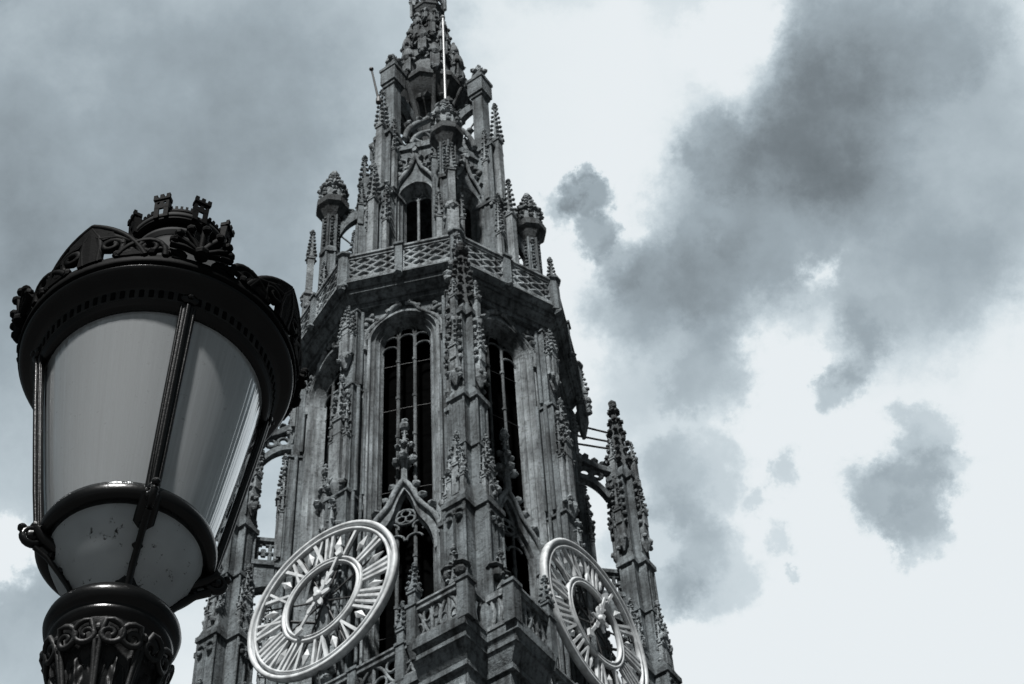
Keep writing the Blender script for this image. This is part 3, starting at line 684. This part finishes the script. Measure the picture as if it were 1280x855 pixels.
    for s in (-1, 1):
        q = T(); q.pinnacle((4.0, s*.52), 78.8, 82.4, 85.6, .26, pi/4, 6, .11)
        for i in range(5): q.blob((4.2+.1*i, s*.52, 78.2+.12*i), .14)
        kid(q.build('pinnacle', CARVED, o))
        q = T(); q.pinnacle((4.55, s*.5), 72, 75.2, 78.2, .24, pi/4, 6, .11); kid(q.build('pinnacle', CARVED, o))
    for k in range(1, 4): rep(o, pi/4+k*pi/2)
    f = T()                                # raking arches from the pillars to the spire core
    lo_ = bez((3.25, 89.3), (2.6, 89.5), (1.9, 89.0), (1.0, 87.6), 10); up_ = bez((3.25, 89.9), (2.6, 90.2), (1.8, 90.0), (1.0, 89.0), 10)
    f.extr(up_+lo_[::-1], -.17, .17)
    for x, z in up_[1:8:2]: f.blob((x, 0, z+.15), .18)
    f.tube([(3.2, 0, 88.3), (1.1, 0, 85.6)], .05, 5)
    fo = f.build('raking_arch', STONE, ROOT, pi/4)
    for k in range(1, 4): rep(fo, pi/4+k*pi/2)
    f = T()                                # interlaced ogee arches between the pillars
    for s in (-1, 1):
        f.tube([(3.15, s*p, q) for p, q in bez((1.9, 83.8), (1.6, 86.0), (.7, 85.2), (.0, 87.4), 10)], (.15, .2), 6)
        f.tube([(2.9, s*p, q) for p, q in bez((1.5, 83.8), (1.2, 85.4), (.4, 85.0), (-.4, 85.9), 10)], (.12, .16), 6)
        for p, q in ((1.65, 85.2), (1.1, 85.7), (.5, 86.2)): f.blob((3.2, s*p, q+.2), .22)
        f.tube([(2.9, s*p, q) for p, q in arc(.9, 84.6, .5, 0, 360, 12)], .1, 5)
    f.blob((3.15, 0, 87.6), .3)
    fo = f.build('interlaced_arch', CARVED, ROOT, 0)
    for k in range(1, 4): rep(fo, k*pi/2)
upper_stage()

# ---- openwork spire
def spire():
    mb = T()
    mb.prism(ngon(1.0, 8, pi/8), 84.0, 91.0); mb.prism(ngon(1.5, 8, pi/8), 93, 104, ngon(.6, 8, pi/8))
    mb.prism(ngon(1.0, 8, pi/8), 90.4, 92.2, ngon(2.0, 8, pi/8)); mb.prism(ngon(2.0, 8, pi/8), 92.2, 93.0, ngon(2.35, 8, pi/8)); mb.prism(ngon(2.42, 8, pi/8), 93.0, 93.4)
    for k in range(8):
        mb.M = Matrix.Rotation(k*pi/4, 4, 'Z')
        mb.box(.85, 1.2, -.16, .16, 84.2, 89.6); mb.pinnacle((1.3, 0), 85, 87.6, 89.8, .28, pi/4, 4, .11)
        mb.tube([(x, 0, z) for x, z in bez((1.15, 88.6), (1.2, 89.8), (1.5, 91.4), (2.3, 92.6), 6)], (.14, .18), 6)
        for s in (-1, 1): mb.blob((1.6, s*.4, 91.4), .26)
    mb.M = Matrix.Identity(4)
    mb.build('spire_core', SOOT, ROOT)
    for R, z, h, w, n, ph in ((2.15, 93.6, 2.9, .60, 8, 0), (1.62, 96.5, 2.9, .52, 8, pi/8), (1.18, 99.3, 2.7, .44, 8, 0), (.86, 101.9, 1.7, .34, 8, pi/8)):
        t = T()
        t.prism(ngon(R+.22, 8, pi/8), z-.25, z); t.prism(ngon(R-.25, 8, pi/8), z, z+h, ngon(R-.6, 8, pi/8))
        for j in range(n):
            t.M = Matrix.Rotation(ph+j*2*pi/n, 4, 'Z')
            t.box(R-.45, R+.12, -w*.36, w*.36, z, z+h*.62)
            t.lathe([(w*.44, z+h*.58), (w*.66, z+h*.68), (w*.64, z+h*.78), (w*.42, z+h*.98), (w*.16, z+h*1.1)], 8, (R-.08, 0), False)
            t.blob((R-.08, 0, z+h*1.12), w*.26)
            for s in (-1, 1):
                t.tube([(R+.1, s*w*.4, z), (R+.1, s*w*.4, z+h*.6)], .06, 5); t.blob((R+.12, s*w*.5, z+h*.66), .15); t.blob((R+.2, s*w*.3, z+.1), .15)
            t.blob((R+.2, 0, z-.15), w*.4)
            t.tube([(R+.0, w*.9*math.cos(q*pi/6), z+h*.42+w*.9*sin(q*pi/6)) for q in range(7)], .08, 5)
        t.M = Matrix.Identity(4)
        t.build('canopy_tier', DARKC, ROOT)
    c = T(); c.prism(ngon(.72, 8, pi/8), 103.3, 104.1, ngon(1.02, 8, pi/8)); c.prism(ngon(1.06, 8, pi/8), 104.1, 104.4)
    c.build('spire_cornice', SOOT, ROOT)
    l = T()
    for j in range(8):
        l.M = Matrix.Rotation(j*pi/4, 4, 'Z'); y = 1.0*math.tan(pi/8)
        for s in (-1, 1): l.tube([(0.97, s*p, q) for p, q in bez((y, 104.5), (.06, 105.0), (y, 105.5), (0, 106.1), 8)], .07, 5)
        l.tube([(0.97, p, q) for p, q in arc(0, 105.0, .17, 0, 360, 10)], .06, 5)
        l.tube([(0.97, -y, 106.1), (0.97, y, 106.1)], .09, 5); l.pinnacle((1.0, y), 104.4, 106.2, 107.2, .18, pi/4, 3, .09)
    l.build('spire_parapet', CARVED, ROOT)
    s = T(); s.spire((0, 0), 104.4, 118, .55, .1, 8, 12, .22); s.build('crowning_spirelet', SOOT, ROOT)
    k = T(); k.tube([(0, 0, 118), (0, 0, 121)], .07, 6); k.tube([(0, -.8, 120), (0, .8, 120)], .07, 6); k.build('cross', IRON, ROOT)
spire()

# ---- poles on the tower
def pole(name, label, base, top, r, m):
    Rz = Matrix.Rotation(FRONT, 4, 'Z')
    b = Rz @ Vector(base)+Vector((TX, TY, EYE)); t = Rz @ Vector(top)+Vector((TX, TY, EYE)); d = t-b
    root = thing(name, label, 'pole', b)
    mb = MB(); mb.tube([(0, 0, 0), tuple(d)], r, 8, r_end=r*.8); mb.build('shaft', m, root)
    mb = MB(); mb.blob(tuple(d), r*1.9, jit=.05, n=8, m=6); mb.build('knob', m, root)
    mb = MB(); mb.lathe([(r*2.2, -.3), (r*2.2, .1), (r*1.2, .35)], 8); mb.build('socket', IRON, root)
    return root
pole('rooftop_pole', 'pale upright metal rod standing on the front gallery turret before the spire', (5.3, 0, 84.3), (5.3, 0, 94.0), .075, ROD)
c45 = (cos(-pi/4), sin(-pi/4))
pole('rooftop_pole', 'short dark rod leaning outward from the left pillar below the spire', (4.75*c45[0], 4.75*c45[1], 87.2), (5.45*c45[0], 5.45*c45[1], 89.6), .07, IRON)

# ------------------------------------------------------------------ clocks
NUM = ['XII', 'I', 'II', 'III', 'IIII', 'V', 'VI', 'VII', 'VIII', 'IX', 'X', 'XI']
def clock(th, label, hands):
    Rz = Matrix.Rotation(FRONT, 4, 'Z') @ Matrix.Rotation(th, 4, 'Z')
    c = Rz @ Vector((7.26, 0, 47.64))+Vector((TX, TY, EYE))
    root = thing('tower_clock', label, 'clock', c, FRONT+th, 'skeleton clocks on the tower')
    def ring(name, prof, m):               # prof: closed list of (radius, x)
        mb = MB(); n = 96; k = len(prof); vs = []; fs = []
        for i in range(n):
            a = 2*pi*i/n; vs += [(x, r*sin(a), r*cos(a)) for r, x in prof]
        for i in range(n):
            for j in range(k): q = (j+1) % k; i2 = (i+1) % n; fs.append((i*k+j, i2*k+j, i2*k+q, i*k+q))
        mb.add(vs, fs, True); o = mb.build(name, m, root)
        return o
    ring('outer_ring', [(3.1, -.08), (3.1, .10), (3.12, .13), (3.19, .13), (3.215, .06), (3.225, -.05), (3.30, -.05), (3.31, .10), (3.335, .16), (3.44, .17), (3.5, .12), (3.5, -.1)], DIALW)
    ring('inner_ring', [(1.62, -.08), (1.62, .06), (1.65, .11), (1.70, .11), (1.725, .02), (1.765, .02), (1.79, .11), (1.86, .11), (1.9, .06), (1.9, -.08)], DIALW)
    def bar(mb, p, q, w0, w1, x0=-.05, x1=.08):
        p = Vector(p); q = Vector(q); t = (q-p).normalized(); nn = Vector((-t.y, t.x))
        v = [p-nn*w0, p+nn*w0, q+nn*w1, q-nn*w1]
        mb.add([(x0, *a) for a in v]+[(x1, *a) for a in v], [(0, 1, 2, 3), (4, 5, 6, 7), (0, 1, 5, 4), (1, 2, 6, 5), (2, 3, 7, 6), (3, 0, 4, 7)])
    for h, s in enumerate(NUM):            # each numeral stands radially, foot towards the centre
        mb = MB(); wd = {'I': .26, 'V': .50, 'X': .52}; tot = sum(wd[k] for k in s); x = -tot/2
        a = rad(30*h); R0, R1 = 1.92, 3.08
        def P(u, r): return (r*sin(a)+u*cos(a), r*cos(a)-u*sin(a))
        for ch in s:
            w = wd[ch]; f0, f1 = .80, 1.12
            if ch == 'I': bar(mb, P((x+w/2)*f0, R0), P((x+w/2)*f1, R1), .045, .065)
            elif ch == 'V': bar(mb, P((x+w/2)*f0, R0), P((x+.06)*f1, R1), .048, .066); bar(mb, P((x+w/2)*f0, R0+.003), P((x+w-.06)*f1, R1), .032, .04, -.047, .077)
            else: bar(mb, P((x+w-.08)*f0, R0), P((x+.08)*f1, R1), .052, .066); bar(mb, P((x+.08)*f0, R0), P((x+w-.08)*f1, R1), .045, .05, -.047, .077)
            x += w
        mb.build('numeral', DIALW, root)
        mb = MB(); a2 = rad(30*h+15)           # half-hour lozenge
        pts = [(2.2, 0), (2.5, .17), (2.95, 0), (2.5, -.17)]; v = [(r*sin(a2)+u*cos(a2), r*cos(a2)-u*sin(a2)) for r, u in pts]
        cc = (2.5*sin(a2), 2.5*cos(a2))
        mb.add([(-.03, *p) for p in v]+[(.02, *p) for p in v]+[(.10, *cc)], [(0, 1, 2, 3), (0, 1, 5, 4), (1, 2, 6, 5), (2, 3, 7, 6), (3, 0, 4, 7), (4, 5, 8), (5, 6, 8), (6, 7, 8), (7, 4, 8)])
        mb.build('half_hour_mark', DIALW, root)
    mb = MB()
    for i in range(8): a = 2*pi*(i+.5)/8; mb.tube([(-.12, .2*sin(a), .2*cos(a)), (-.12, 3.3*sin(a), 3.3*cos(a))], .04, 5)
    for i in range(12): a = rad(30*i); mb.tube([(-.1, 1.7*sin(a), 1.7*cos(a)), (-.1, 3.2*sin(a), 3.2*cos(a))], .03, 5)
    mb.build('spoke_frame', IRON, root)
    for y, z in ((0, 2.5), (0, -2.5), (1.8, 0), (-1.8, 0)):
        mb = MB(); mb.tube([(-.1, y, z), (-1.3, y*.25, z)], .06, 6); mb.build('wall_bracket', IRON, root)
    mb = MB(); mb.tube([(0, 0, 0), (-1.6, 0, 0)], .12, 8); mb.build('arbor', IRON, root)
    def hand(name, ang, Lh, w, tip):
        mb = MB(); a = rad(ang)
        def P(r, u): return (r*sin(a)+u*cos(a), r*cos(a)-u*sin(a))
        bar(mb, P(-.3, 0), P(Lh-.3, 0), w, w*.8, .2 if tip == 'spade' else .12, .27 if tip == 'spade' else .19)
        x = .24 if tip == 'spade' else .16
        def petal(r, u, da, ln, wd, xx):   # flat leaf shape with a raised middle
            b2 = a+rad(da); c0 = P(r, u)
            pts = [(c0[0]+ln*cos(q)*sin(b2)+wd*sin(q)*cos(b2), c0[1]+ln*cos(q)*cos(b2)-wd*sin(q)*sin(b2)) for q in [2*pi*k/10 for k in range(10)]]
            mb.sheet(pts, x-.03+xx, x+.05+xx)
        if tip == 'spade':
            for k, da in enumerate((52, -52, 128, -128)): petal(.30*cos(rad(da)), .30*sin(rad(da)), da, .26, .10, .001*k)
            petal(.62, 0, 0, .2, .10, .006); petal(-.34, 0, 0, .2, .09, .007)
        else:
            for k, (r, u, da, ln, wd) in enumerate(((.62, .13, 40, .2, .08), (.62, -.13, -40, .2, .08), (1.0, .08, 30, .16, .06), (1.0, -.08, -30, .16, .06), (.82, 0, 0, .2, .1))): petal(r, u, da, ln, wd, .001*k)
        t = [P(Lh-.45, 0), P(Lh-.3, w*2.4), P(Lh-.18, w*1.6), P(Lh, 0), P(Lh-.18, -w*1.6), P(Lh-.3, -w*2.4)]
        mb.sheet(t, x-.06, x+.06)
        mb.build(name, DIALW, root)
    hand('hour_hand', hands[0], 1.75, .075, 'spade'); hand('minute_hand', hands[1], 2.25, .07, 'point')
    mb = MB(); mb.M = Matrix.Rotation(pi/2, 4, 'Y'); mb.lathe([(.2, .28), (.2, .34), (.1, .4)], 12); mb.build('hub', DIALW, root)
clock(-pi/4, 'pale skeleton clock dial with Roman numerals, close beside the street lamp', (214, 25))
clock(pi/4, 'pale skeleton clock dial with Roman numerals, on the tower side beside the free corner turret', (214, 22))

# ------------------------------------------------------------------ street lamp
def street_lamp():
    LA = -.30486; d0 = 2.7
    pos = Vector((sin(LA)*d0, cos(LA)*d0, 0)); E_ = EYE
    tow = atan2(-pos.y, -pos.x)
    root = thing('street_lamp', 'ornate black cast iron street lamp with milky glass and battlemented crown', 'street lamp', (pos.x, pos.y, .12), tow+rad(9))
    Z = EYE-.12
    def L(): return MB(Z)
    def lath(name, prof, m, n=64, par=None, sm=True):
        b = L(); b.lathe(prof, n, (0, 0), sm); return b.build(name, m, par or root)
    # post down to the pavement (below the picture)
    b = MB(); b.lathe([(.24, 0), (.24, .12), (.19, .16), (.19, .62), (.21, .66), (.21, .70), (.12, .80), (.10, .95), (.12, 1.0), (.085, 1.1), (.072, 1.6), (.062, 3.55), (.08, 3.6), (.08, 3.66), (.06, 3.7), (.062, 3.72+.02)], 24)
    for j in range(8):
        a = j*pi/4; b.tube([(.078*cos(a), .078*sin(a), 1.15), (.062*cos(a), .062*sin(a), 3.5)], .012, 5)
    b.build('post', CAST, root)
    cp = lath('capital', [(.055, 2.20), (.072, 2.24), (.082, 2.30), (.088, 2.36), (.10, 2.405), (.112, 2.42), (.118, 2.428), (.120, 2.436), (.116, 2.443), (.123, 2.449), (.130, 2.458), (.1325, 2.470), (.130, 2.482), (.124, 2.487), (.120, 2.489), (.118, 2.497), (.110, 2.503), (.05, 2.505)], GLOSS, 64)
    # acanthus relief: a finely divided skin raised into eight leaves with veins, curling tips and beads
    lf = L(); NA, NZ = 320, 60; vs = []; fs = []
    def prof(z): return .070+.050*((z-2.22)/.20)**1.25 if z > 2.22 else .07
    for i in range(NZ+1):
        z = 2.225+.19*i/NZ; t = i/NZ
        for j in range(NA):
            a = 2*pi*j/NA; p8 = (a/(pi/4)) % 1.0-.5; q8 = ((a/(pi/4))+.5) % 1.0-.5
            def leaf(p, t0, wmax, top):
                u = (t-t0)/(top-t0)
                if u < 0 or u > 1.02: return 0
                w = wmax*(1-u**2.2)*(.75+.35*sin(u*9.5)**2)+.02
                e = max(0, 1-abs(p)/w)
                return (e**.6)*(.010+.013*u*u)*(1-max(0, u)**8) + .006*max(0, 1-abs(p)/.05) - .0032*(cos((abs(p)*1.9-u*1.15)*22)*.5+.5)*min(1, e*4)
            h = max(leaf(p8, -.05, .46, .93), leaf(q8, -.1, .36, .60)+.004)
            h += .0012*mnoise.fractal(Vector((cos(a)*34*.1, sin(a)*34*.1, z*34)), 1, 2, 3)+.002*mnoise.noise(Vector((cos(a)*6, sin(a)*6, z*60)))
            r = prof(z)+h-.012; vs.append((r*cos(a), r*sin(a), z))
    for i in range(NZ):
        for j in range(NA): k = (j+1) % NA; fs.append((i*NA+j, i*NA+k, (i+1)*NA+k, (i+1)*NA+j))
    lf.add(vs, fs, True)
    lf.build('acanthus_relief', WORN, cp)
    for j in range(8):                     # paired volutes and bead drops between the leaves
        a = j*pi/4+pi/8; lf = L()
        for s in (-1, 1):
            pts = []
            for t in range(26):
                q = t*.42; rr = .030*(1-t/29); z = 2.372+rr*sin(q)*.95; aa = a+s*(.20-rr*cos(q)/.105); R_ = prof(z)+.004+.006*(1-t/26)
                pts.append((R_*cos(aa), R_*sin(aa), z))
            st = []
            for t in range(6):
                z = 2.25+.122*t/5; aa = a+s*(.02+.035*t/5*(t/5)); R_ = prof(z)+.004; st.append((R_*cos(aa), R_*sin(aa), z))
            lf.tube(st+pts[3:], (.0055, .0065), 6)
        for i in range(4):
            z = 2.385-.022*i; R_ = prof(z)+.003; lf.blob((R_*cos(a), R_*sin(a), z), .0085-.0012*i, (1, 1, 1.2), .06, 8, 6)
        lf.build('volute', WORN, cp)
    # lower ring, glass, bowl
    lath('lower_ring', [(.146, 2.690), (.150, 2.676), (.172, 2.674), (.181, 2.682), (.183, 2.70), (.178, 2.715), (.170, 2.718), (.160, 2.712), (.146, 2.690)], GLOSS, 72)
    def gl(a0, a1, prof, name, m, n=14):
        b = L(); vs = []; fs = []; k = len(prof)
        for i in range(n+1):
            a = a0+(a1-a0)*i/n; vs += [(r*cos(a), r*sin(a), z) for r, z in prof]
        for i in range(n):
            for j in range(k-1): fs.append((i*k+j, (i+1)*k+j, (i+1)*k+j+1, i*k+j+1))
        b.add(vs, fs, True); return b.build(name, m, root)
    for j in range(4):
        gl(j*pi/2+.03, (j+1)*pi/2-.03, [(.163, 2.700), (.182, 2.80), (.204, 2.93), (.226, 3.07), (.246, 3.215)], 'glass_pane', GLASS)
    bw = gl(0, 2*pi, [(.158, 2.688), (.150, 2.655), (.132, 2.615), (.105, 2.575), (.075, 2.54), (.056, 2.50)], 'glass_bowl', BOWL, 48)
    for j in range(4):
        a = j*pi/2
        def C(r, z, da=0): return (r*cos(a+da), r*sin(a+da), z)
        b = L(); b.M = Matrix.Identity(4)
        b.tube([C(.176, 2.69), C(.196, 2.80), C(.217, 2.93), C(.239, 3.07), C(.258, 3.20)], (.0085, .016), 8, flat=(cos(a), sin(a), 0), r_end=(.0085, .019))
        b.tube([C(.183, 2.69), C(.203, 2.80), C(.224, 2.93), C(.246, 3.07), C(.265, 3.20)], (.006, .008), 8)
        for s in (-1, 1): b.tube([C(.182, 2.69, s*.05), C(.2, 2.80, s*.055), C(.220, 2.93, s*.055), C(.243, 3.07, s*.055), C(.262, 3.20, s*.055)], (.004, .004), 6)
        b.build('rib', GLOSS, root)
        b = L()                            # scrolled arm between capital and ring, with its boss
        b.tube([C(.062, 2.495), C(.068, 2.545), C(.090, 2.595), C(.125, 2.635), C(.165, 2.665), C(.185, 2.685)], (.013, .026), 8, flat=(cos(a), sin(a), 0), r_end=(.013, .022))
        b.tube([C(.082, 2.52), C(.097, 2.56), C(.12, 2.59), C(.15, 2.625), C(.18, 2.645)], (.006, .009), 8)
        for r, z in ((.098, 2.575), (.12, 2.60), (.145, 2.632)): b.blob(C(r, z), .011)
        b.tube([C(.188+.020*cos(t*pi/8), 2.672+.020*sin(t*pi/8)) for t in range(17)], .0085, 8)
        b.blob(C(.190, 2.672), .014, jit=.05, n=8, m=6); b.blob(C(.212, 2.69), .010, jit=.05, n=8, m=6); b.blob(C(.186, 2.70), .012, (1, 1, 1.3), .05, 8, 6)
        b.build('scroll_arm', GLOSS, root)
    # rim with a band; dark bars stand in for the shade of recessed slots
    rim = lath('rim', [(.222, 3.195), (.236, 3.187), (.250, 3.187), (.258, 3.193), (.259, 3.20), (.263, 3.203), (.267, 3.236), (.272, 3.240), (.277, 3.246), (.283, 3.250), (.297, 3.254), (.304, 3.259), (.308, 3.266), (.309, 3.273), (.304, 3.278), (.30, 3.288), (.29, 3.30), (.27, 3.30), (.24, 3.24), (.222, 3.195)], GLOSS, 96)
    lath('rim_band', [(.2640, 3.2045), (.2645, 3.205), (.2680, 3.2345), (.2675, 3.2348)], simple('band_cast_iron', .03, .7, 0, .4, 30, .05), 96, rim, False)
    for j in range(80):
        if j % 20 == 0: sl = L()
        a = 2*pi*j/80; ca, sa = cos(a), sin(a)
        if min(abs((a % (pi/2))), abs(pi/2-(a % (pi/2)))) >= .05:
            sl.tube([(.2655*ca, .2655*sa, 3.2095), (.2678*ca, .2678*sa, 3.2305)], (.0022, .0055), 6, flat=(ca, sa, 0))
        if j % 20 == 19: sl.build('dark_slot_bar', CAST, rim)
    for j in range(4):
        a = j*pi/2; b = L(); b.M = Matrix.Rotation(a, 4, 'Z')
        b.blob((.268, 0, 3.219), .018, (.5, 1.2, .9), .04, 12, 6); b.blob((.277, 0, 3.219), .008, (.8, 1, 1), 0, 8, 5); b.build('rivet', GLOSS, rim)
    Zc = -.065
    lath('roof', [(.296, 3.295), (.275, 3.35), (.235, 3.43), (.185, 3.515), (.140, 3.585), (.112, 3.63), (.108, 3.66), (.100, 3.672), (.100, 3.69), (.108, 3.697), (.108, 3.707), (.094, 3.712), (.091, 3.727), (.100, 3.733), (.119, 3.741), (.122, 3.751), (.117, 3.755), (.05, 3.755)], LEAD, 64)
    # pierced cresting: four pointed leaves, four shells, scrolls between; real depth, standing on the rim
    base = lath('cresting', [(.296, 3.272), (.312, 3.274), (.314, 3.284), (.312, 3.303), (.304, 3.306), (.300, 3.30)], CAST, 96)
    def sq(z): return 3.300+(z-3.335)*.68
    def curved(b, pts, r, a, R=.309, lean=.14):   # (s, z) drawn on the rim's own cylinder, leaning outward with height
        q = []
        for s, z in pts:
            z = sq(z); RR = R+lean*max(0, z-3.30); q.append((RR*cos(a+s/R), RR*sin(a+s/R), z))
        b.tube(q, r, 6)
    def plate(b, poly, a, R=.309, lean=.14, th=.008):
        n = len(poly)
        o_, i_ = [], []
        for s, z in poly:
            z = sq(z); RR = R+lean*max(0, z-3.30)
            o_.append(((RR+th)*cos(a+s/R), (RR+th)*sin(a+s/R), z)); i_.append(((RR-th)*cos(a+s/R), (RR-th)*sin(a+s/R), z))
        b.loft([i_, o_])
    for j in range(4):
        a = j*pi/2+pi/4; b = L()
        edge = bez((.125, 3.335), (.095, 3.43), (.045, 3.475), (0, 3.512), 9)
        for s in (-1, 1):
            curved(b, [(s*p, z) for p, z in edge], (.009, .011), a)
            curved(b, [(s*(.048+.026*cos(t*.55)*(1-t*.05)), 3.395+.026*sin(t*.55)*(1-t*.05)) for t in range(14)], (.010, .009), a)
            curved(b, [(s*(.085+.018*cos(t*.55+2)*(1-t*.05)), 3.362+.018*sin(t*.55+2)*(1-t*.05)) for t in range(12)], (.008, .008), a)
            curved(b, [(s*.018, 3.335), (s*.022, 3.40), (s*.018, 3.45), (0, 3.50)], (.010, .009), a)
            curved(b, [(s*.12, 3.335), (s*.10, 3.40), (s*.06, 3.43), (s*.02, 3.44)], (.010, .009), a)
            curved(b, [(s*.07, 3.34), (s*.075, 3.42), (s*.04, 3.455)], (.009, .008), a)
            plate(b, [(s*p, z) for p, z in ((.0, 3.335), (.03, 3.335), (.022, 3.40), (.012, 3.45), (0, 3.51))], a)
            plate(b, [(s*p, z) for p, z in ((.06, 3.335), (.12, 3.335), (.10, 3.36), (.06, 3.36))], a)
            plate(b, [(s*p, z) for p, z in ((.03, 3.425), (.055, 3.43), (.05, 3.465), (.02, 3.492), (.0, 3.505), (.01, 3.45))], a)
            b.blob(((.311)*cos(a+s*.45), .311*sin(a+s*.45), 3.311), .012, jit=.1)
        b.build('pointed_leaf', CAST, base)
        a = j*pi/2; b = L()
        for i in range(7):
            t = rad(-78+26*i); l = .075-.012*abs(i-3)/3
            curved(b, [(.012*sin(t), 3.365+.012*cos(t)), (l*.6*sin(t), 3.37+l*.6*cos(t)), (l*1.12*sin(t), 3.37+l*1.12*cos(t))], (.008, .0135), a, .315, .22)
            RR = .316+.22*max(0, .04+l*cos(t)); b.blob((RR*cos(a+l*sin(t)/.315), RR*sin(a+l*sin(t)/.315), sq(3.385+l*cos(t))), .0115, jit=.05, n=8, m=6)
        b.blob((.322*cos(a), .322*sin(a), 3.318), .02, (1, 1, .8), .05, 8, 6)
        for s in (-1, 1):
            curved(b, [(s*(.05+.016*cos(t*.6)), 3.348+.014*sin(t*.6)) for t in range(10)], (.007, .008), a)
            curved(b, [(s*p, z) for p, z in bez((.035, 3.34), (.06, 3.37), (.085, 3.38), (.115, 3.35), 6)], (.007, .008), a)
        b.build('shell', CAST, base)
        for s in (-1, 1):                  # scrolled waves between leaf and shell
            a = j*pi/2+s*pi/8*1.02; b = L()
            curved(b, [(s*p, z) for p, z in bez((-.05, 3.335), (-.055, 3.43), (.02, 3.42), (.055, 3.345), 10)], (.009, .011), a)
            curved(b, [(s*(-.012+.020*cos(t*.6)*(1-t*.04)), 3.372+.024*sin(t*.6)*(1-t*.04)) for t in range(13)], (.007, .010), a)
            curved(b, [(s*(.034+.012*cos(t*.6)), 3.352+.014*sin(t*.6)) for t in range(10)], (.006, .008), a)
            for q, z in ((-.052, 3.35), (.0, 3.415), (.058, 3.35)):
                RR = .31; b.blob((RR*cos(a+s*q/.309), RR*sin(a+s*q/.309), sq(z)), .011, jit=.1)
            b.build('scroll', CAST, base)
    # battlemented crown
    cr = MB(Z+Zc); cr.lathe([(.105, 3.795), (.118, 3.797), (.118, 3.803), (.105, 3.806)], 48)
    for j in range(8):                     # curtain walls between the towers
        a0, a1 = pi/8+j*pi/4-rad(14), pi/8+(j+1)*pi/4-rad(14)
        n = 9
        for i in range(n):
            b0, b1 = a0+.14+(a1-a0-.28)*i/n, a0+.14+(a1-a0-.28)*(i+1)/n; h = 3.853 if i % 2 == 0 else 3.842
            for (r0, r1) in ((.108, .115),):
                cr.add([(r*cos(t), r*sin(t), z) for z in (3.80, h) for t, r in ((b0, r0), (b1, r0), (b1, r1), (b0, r1))], [(0, 1, 2, 3), (4, 5, 6, 7), (0, 1, 5, 4), (1, 2, 6, 5), (2, 3, 7, 6), (3, 0, 4, 7)])
        for z in (3.808, 3.816, 3.824, 3.832): cr.tube([(.1155*cos(a0+.14+(a1-a0-.28)*i/6), .1155*sin(a0+.14+(a1-a0-.28)*i/6), z) for i in range(7)], .0016, 4)
    co = cr.build('crown', CAST, root)
    for j in range(8):
        b = MB(Z+Zc); b.M = Matrix.Rotation(pi/8+j*pi/4-rad(14), 4, 'Z'); w = .0185; lean = Matrix.Translation((.112, 0, 3.80)) @ Matrix.Rotation(rad(5), 4, 'Y'); b.M = b.M @ lean
        # front and back walls pierced by a door and two windows; real gaps show the sky
        for x0, x1 in ((.008, .013),):
            b.box(x0, x1, -w, -.0062, 0, .036); b.box(x0, x1, .0062, w, 0, .036); b.box(x0, x1, -w, w, .034, .050)
            b.box(x0, x1, -w, -.0115, .0501, .058); b.box(x0, x1, -.0045, .0045, .0501, .058); b.box(x0, x1, .0115, w, .0501, .058); b.box(x0, x1, -w, w, .058, .068)
        b.box(-.006, .008, -w, -w+.005, 0, .066); b.box(-.006, .008, w-.005, w, 0, .066)
        for x0, x1 in ((.008, .016),):
            b.box(x0, x1, -w-.003, w+.003, .066, .073)
            for y in (-.0165, 0, .0165): b.box(x0, x1, y-.0048, y+.0048, .073, .084)
        for s in (-1, 1): b.box(-.006, .008, s*(w-.001)-.003, s*(w-.001)+.003, .066, .078)
        b.build('crown_turret', CAST, co)
street_lamp()
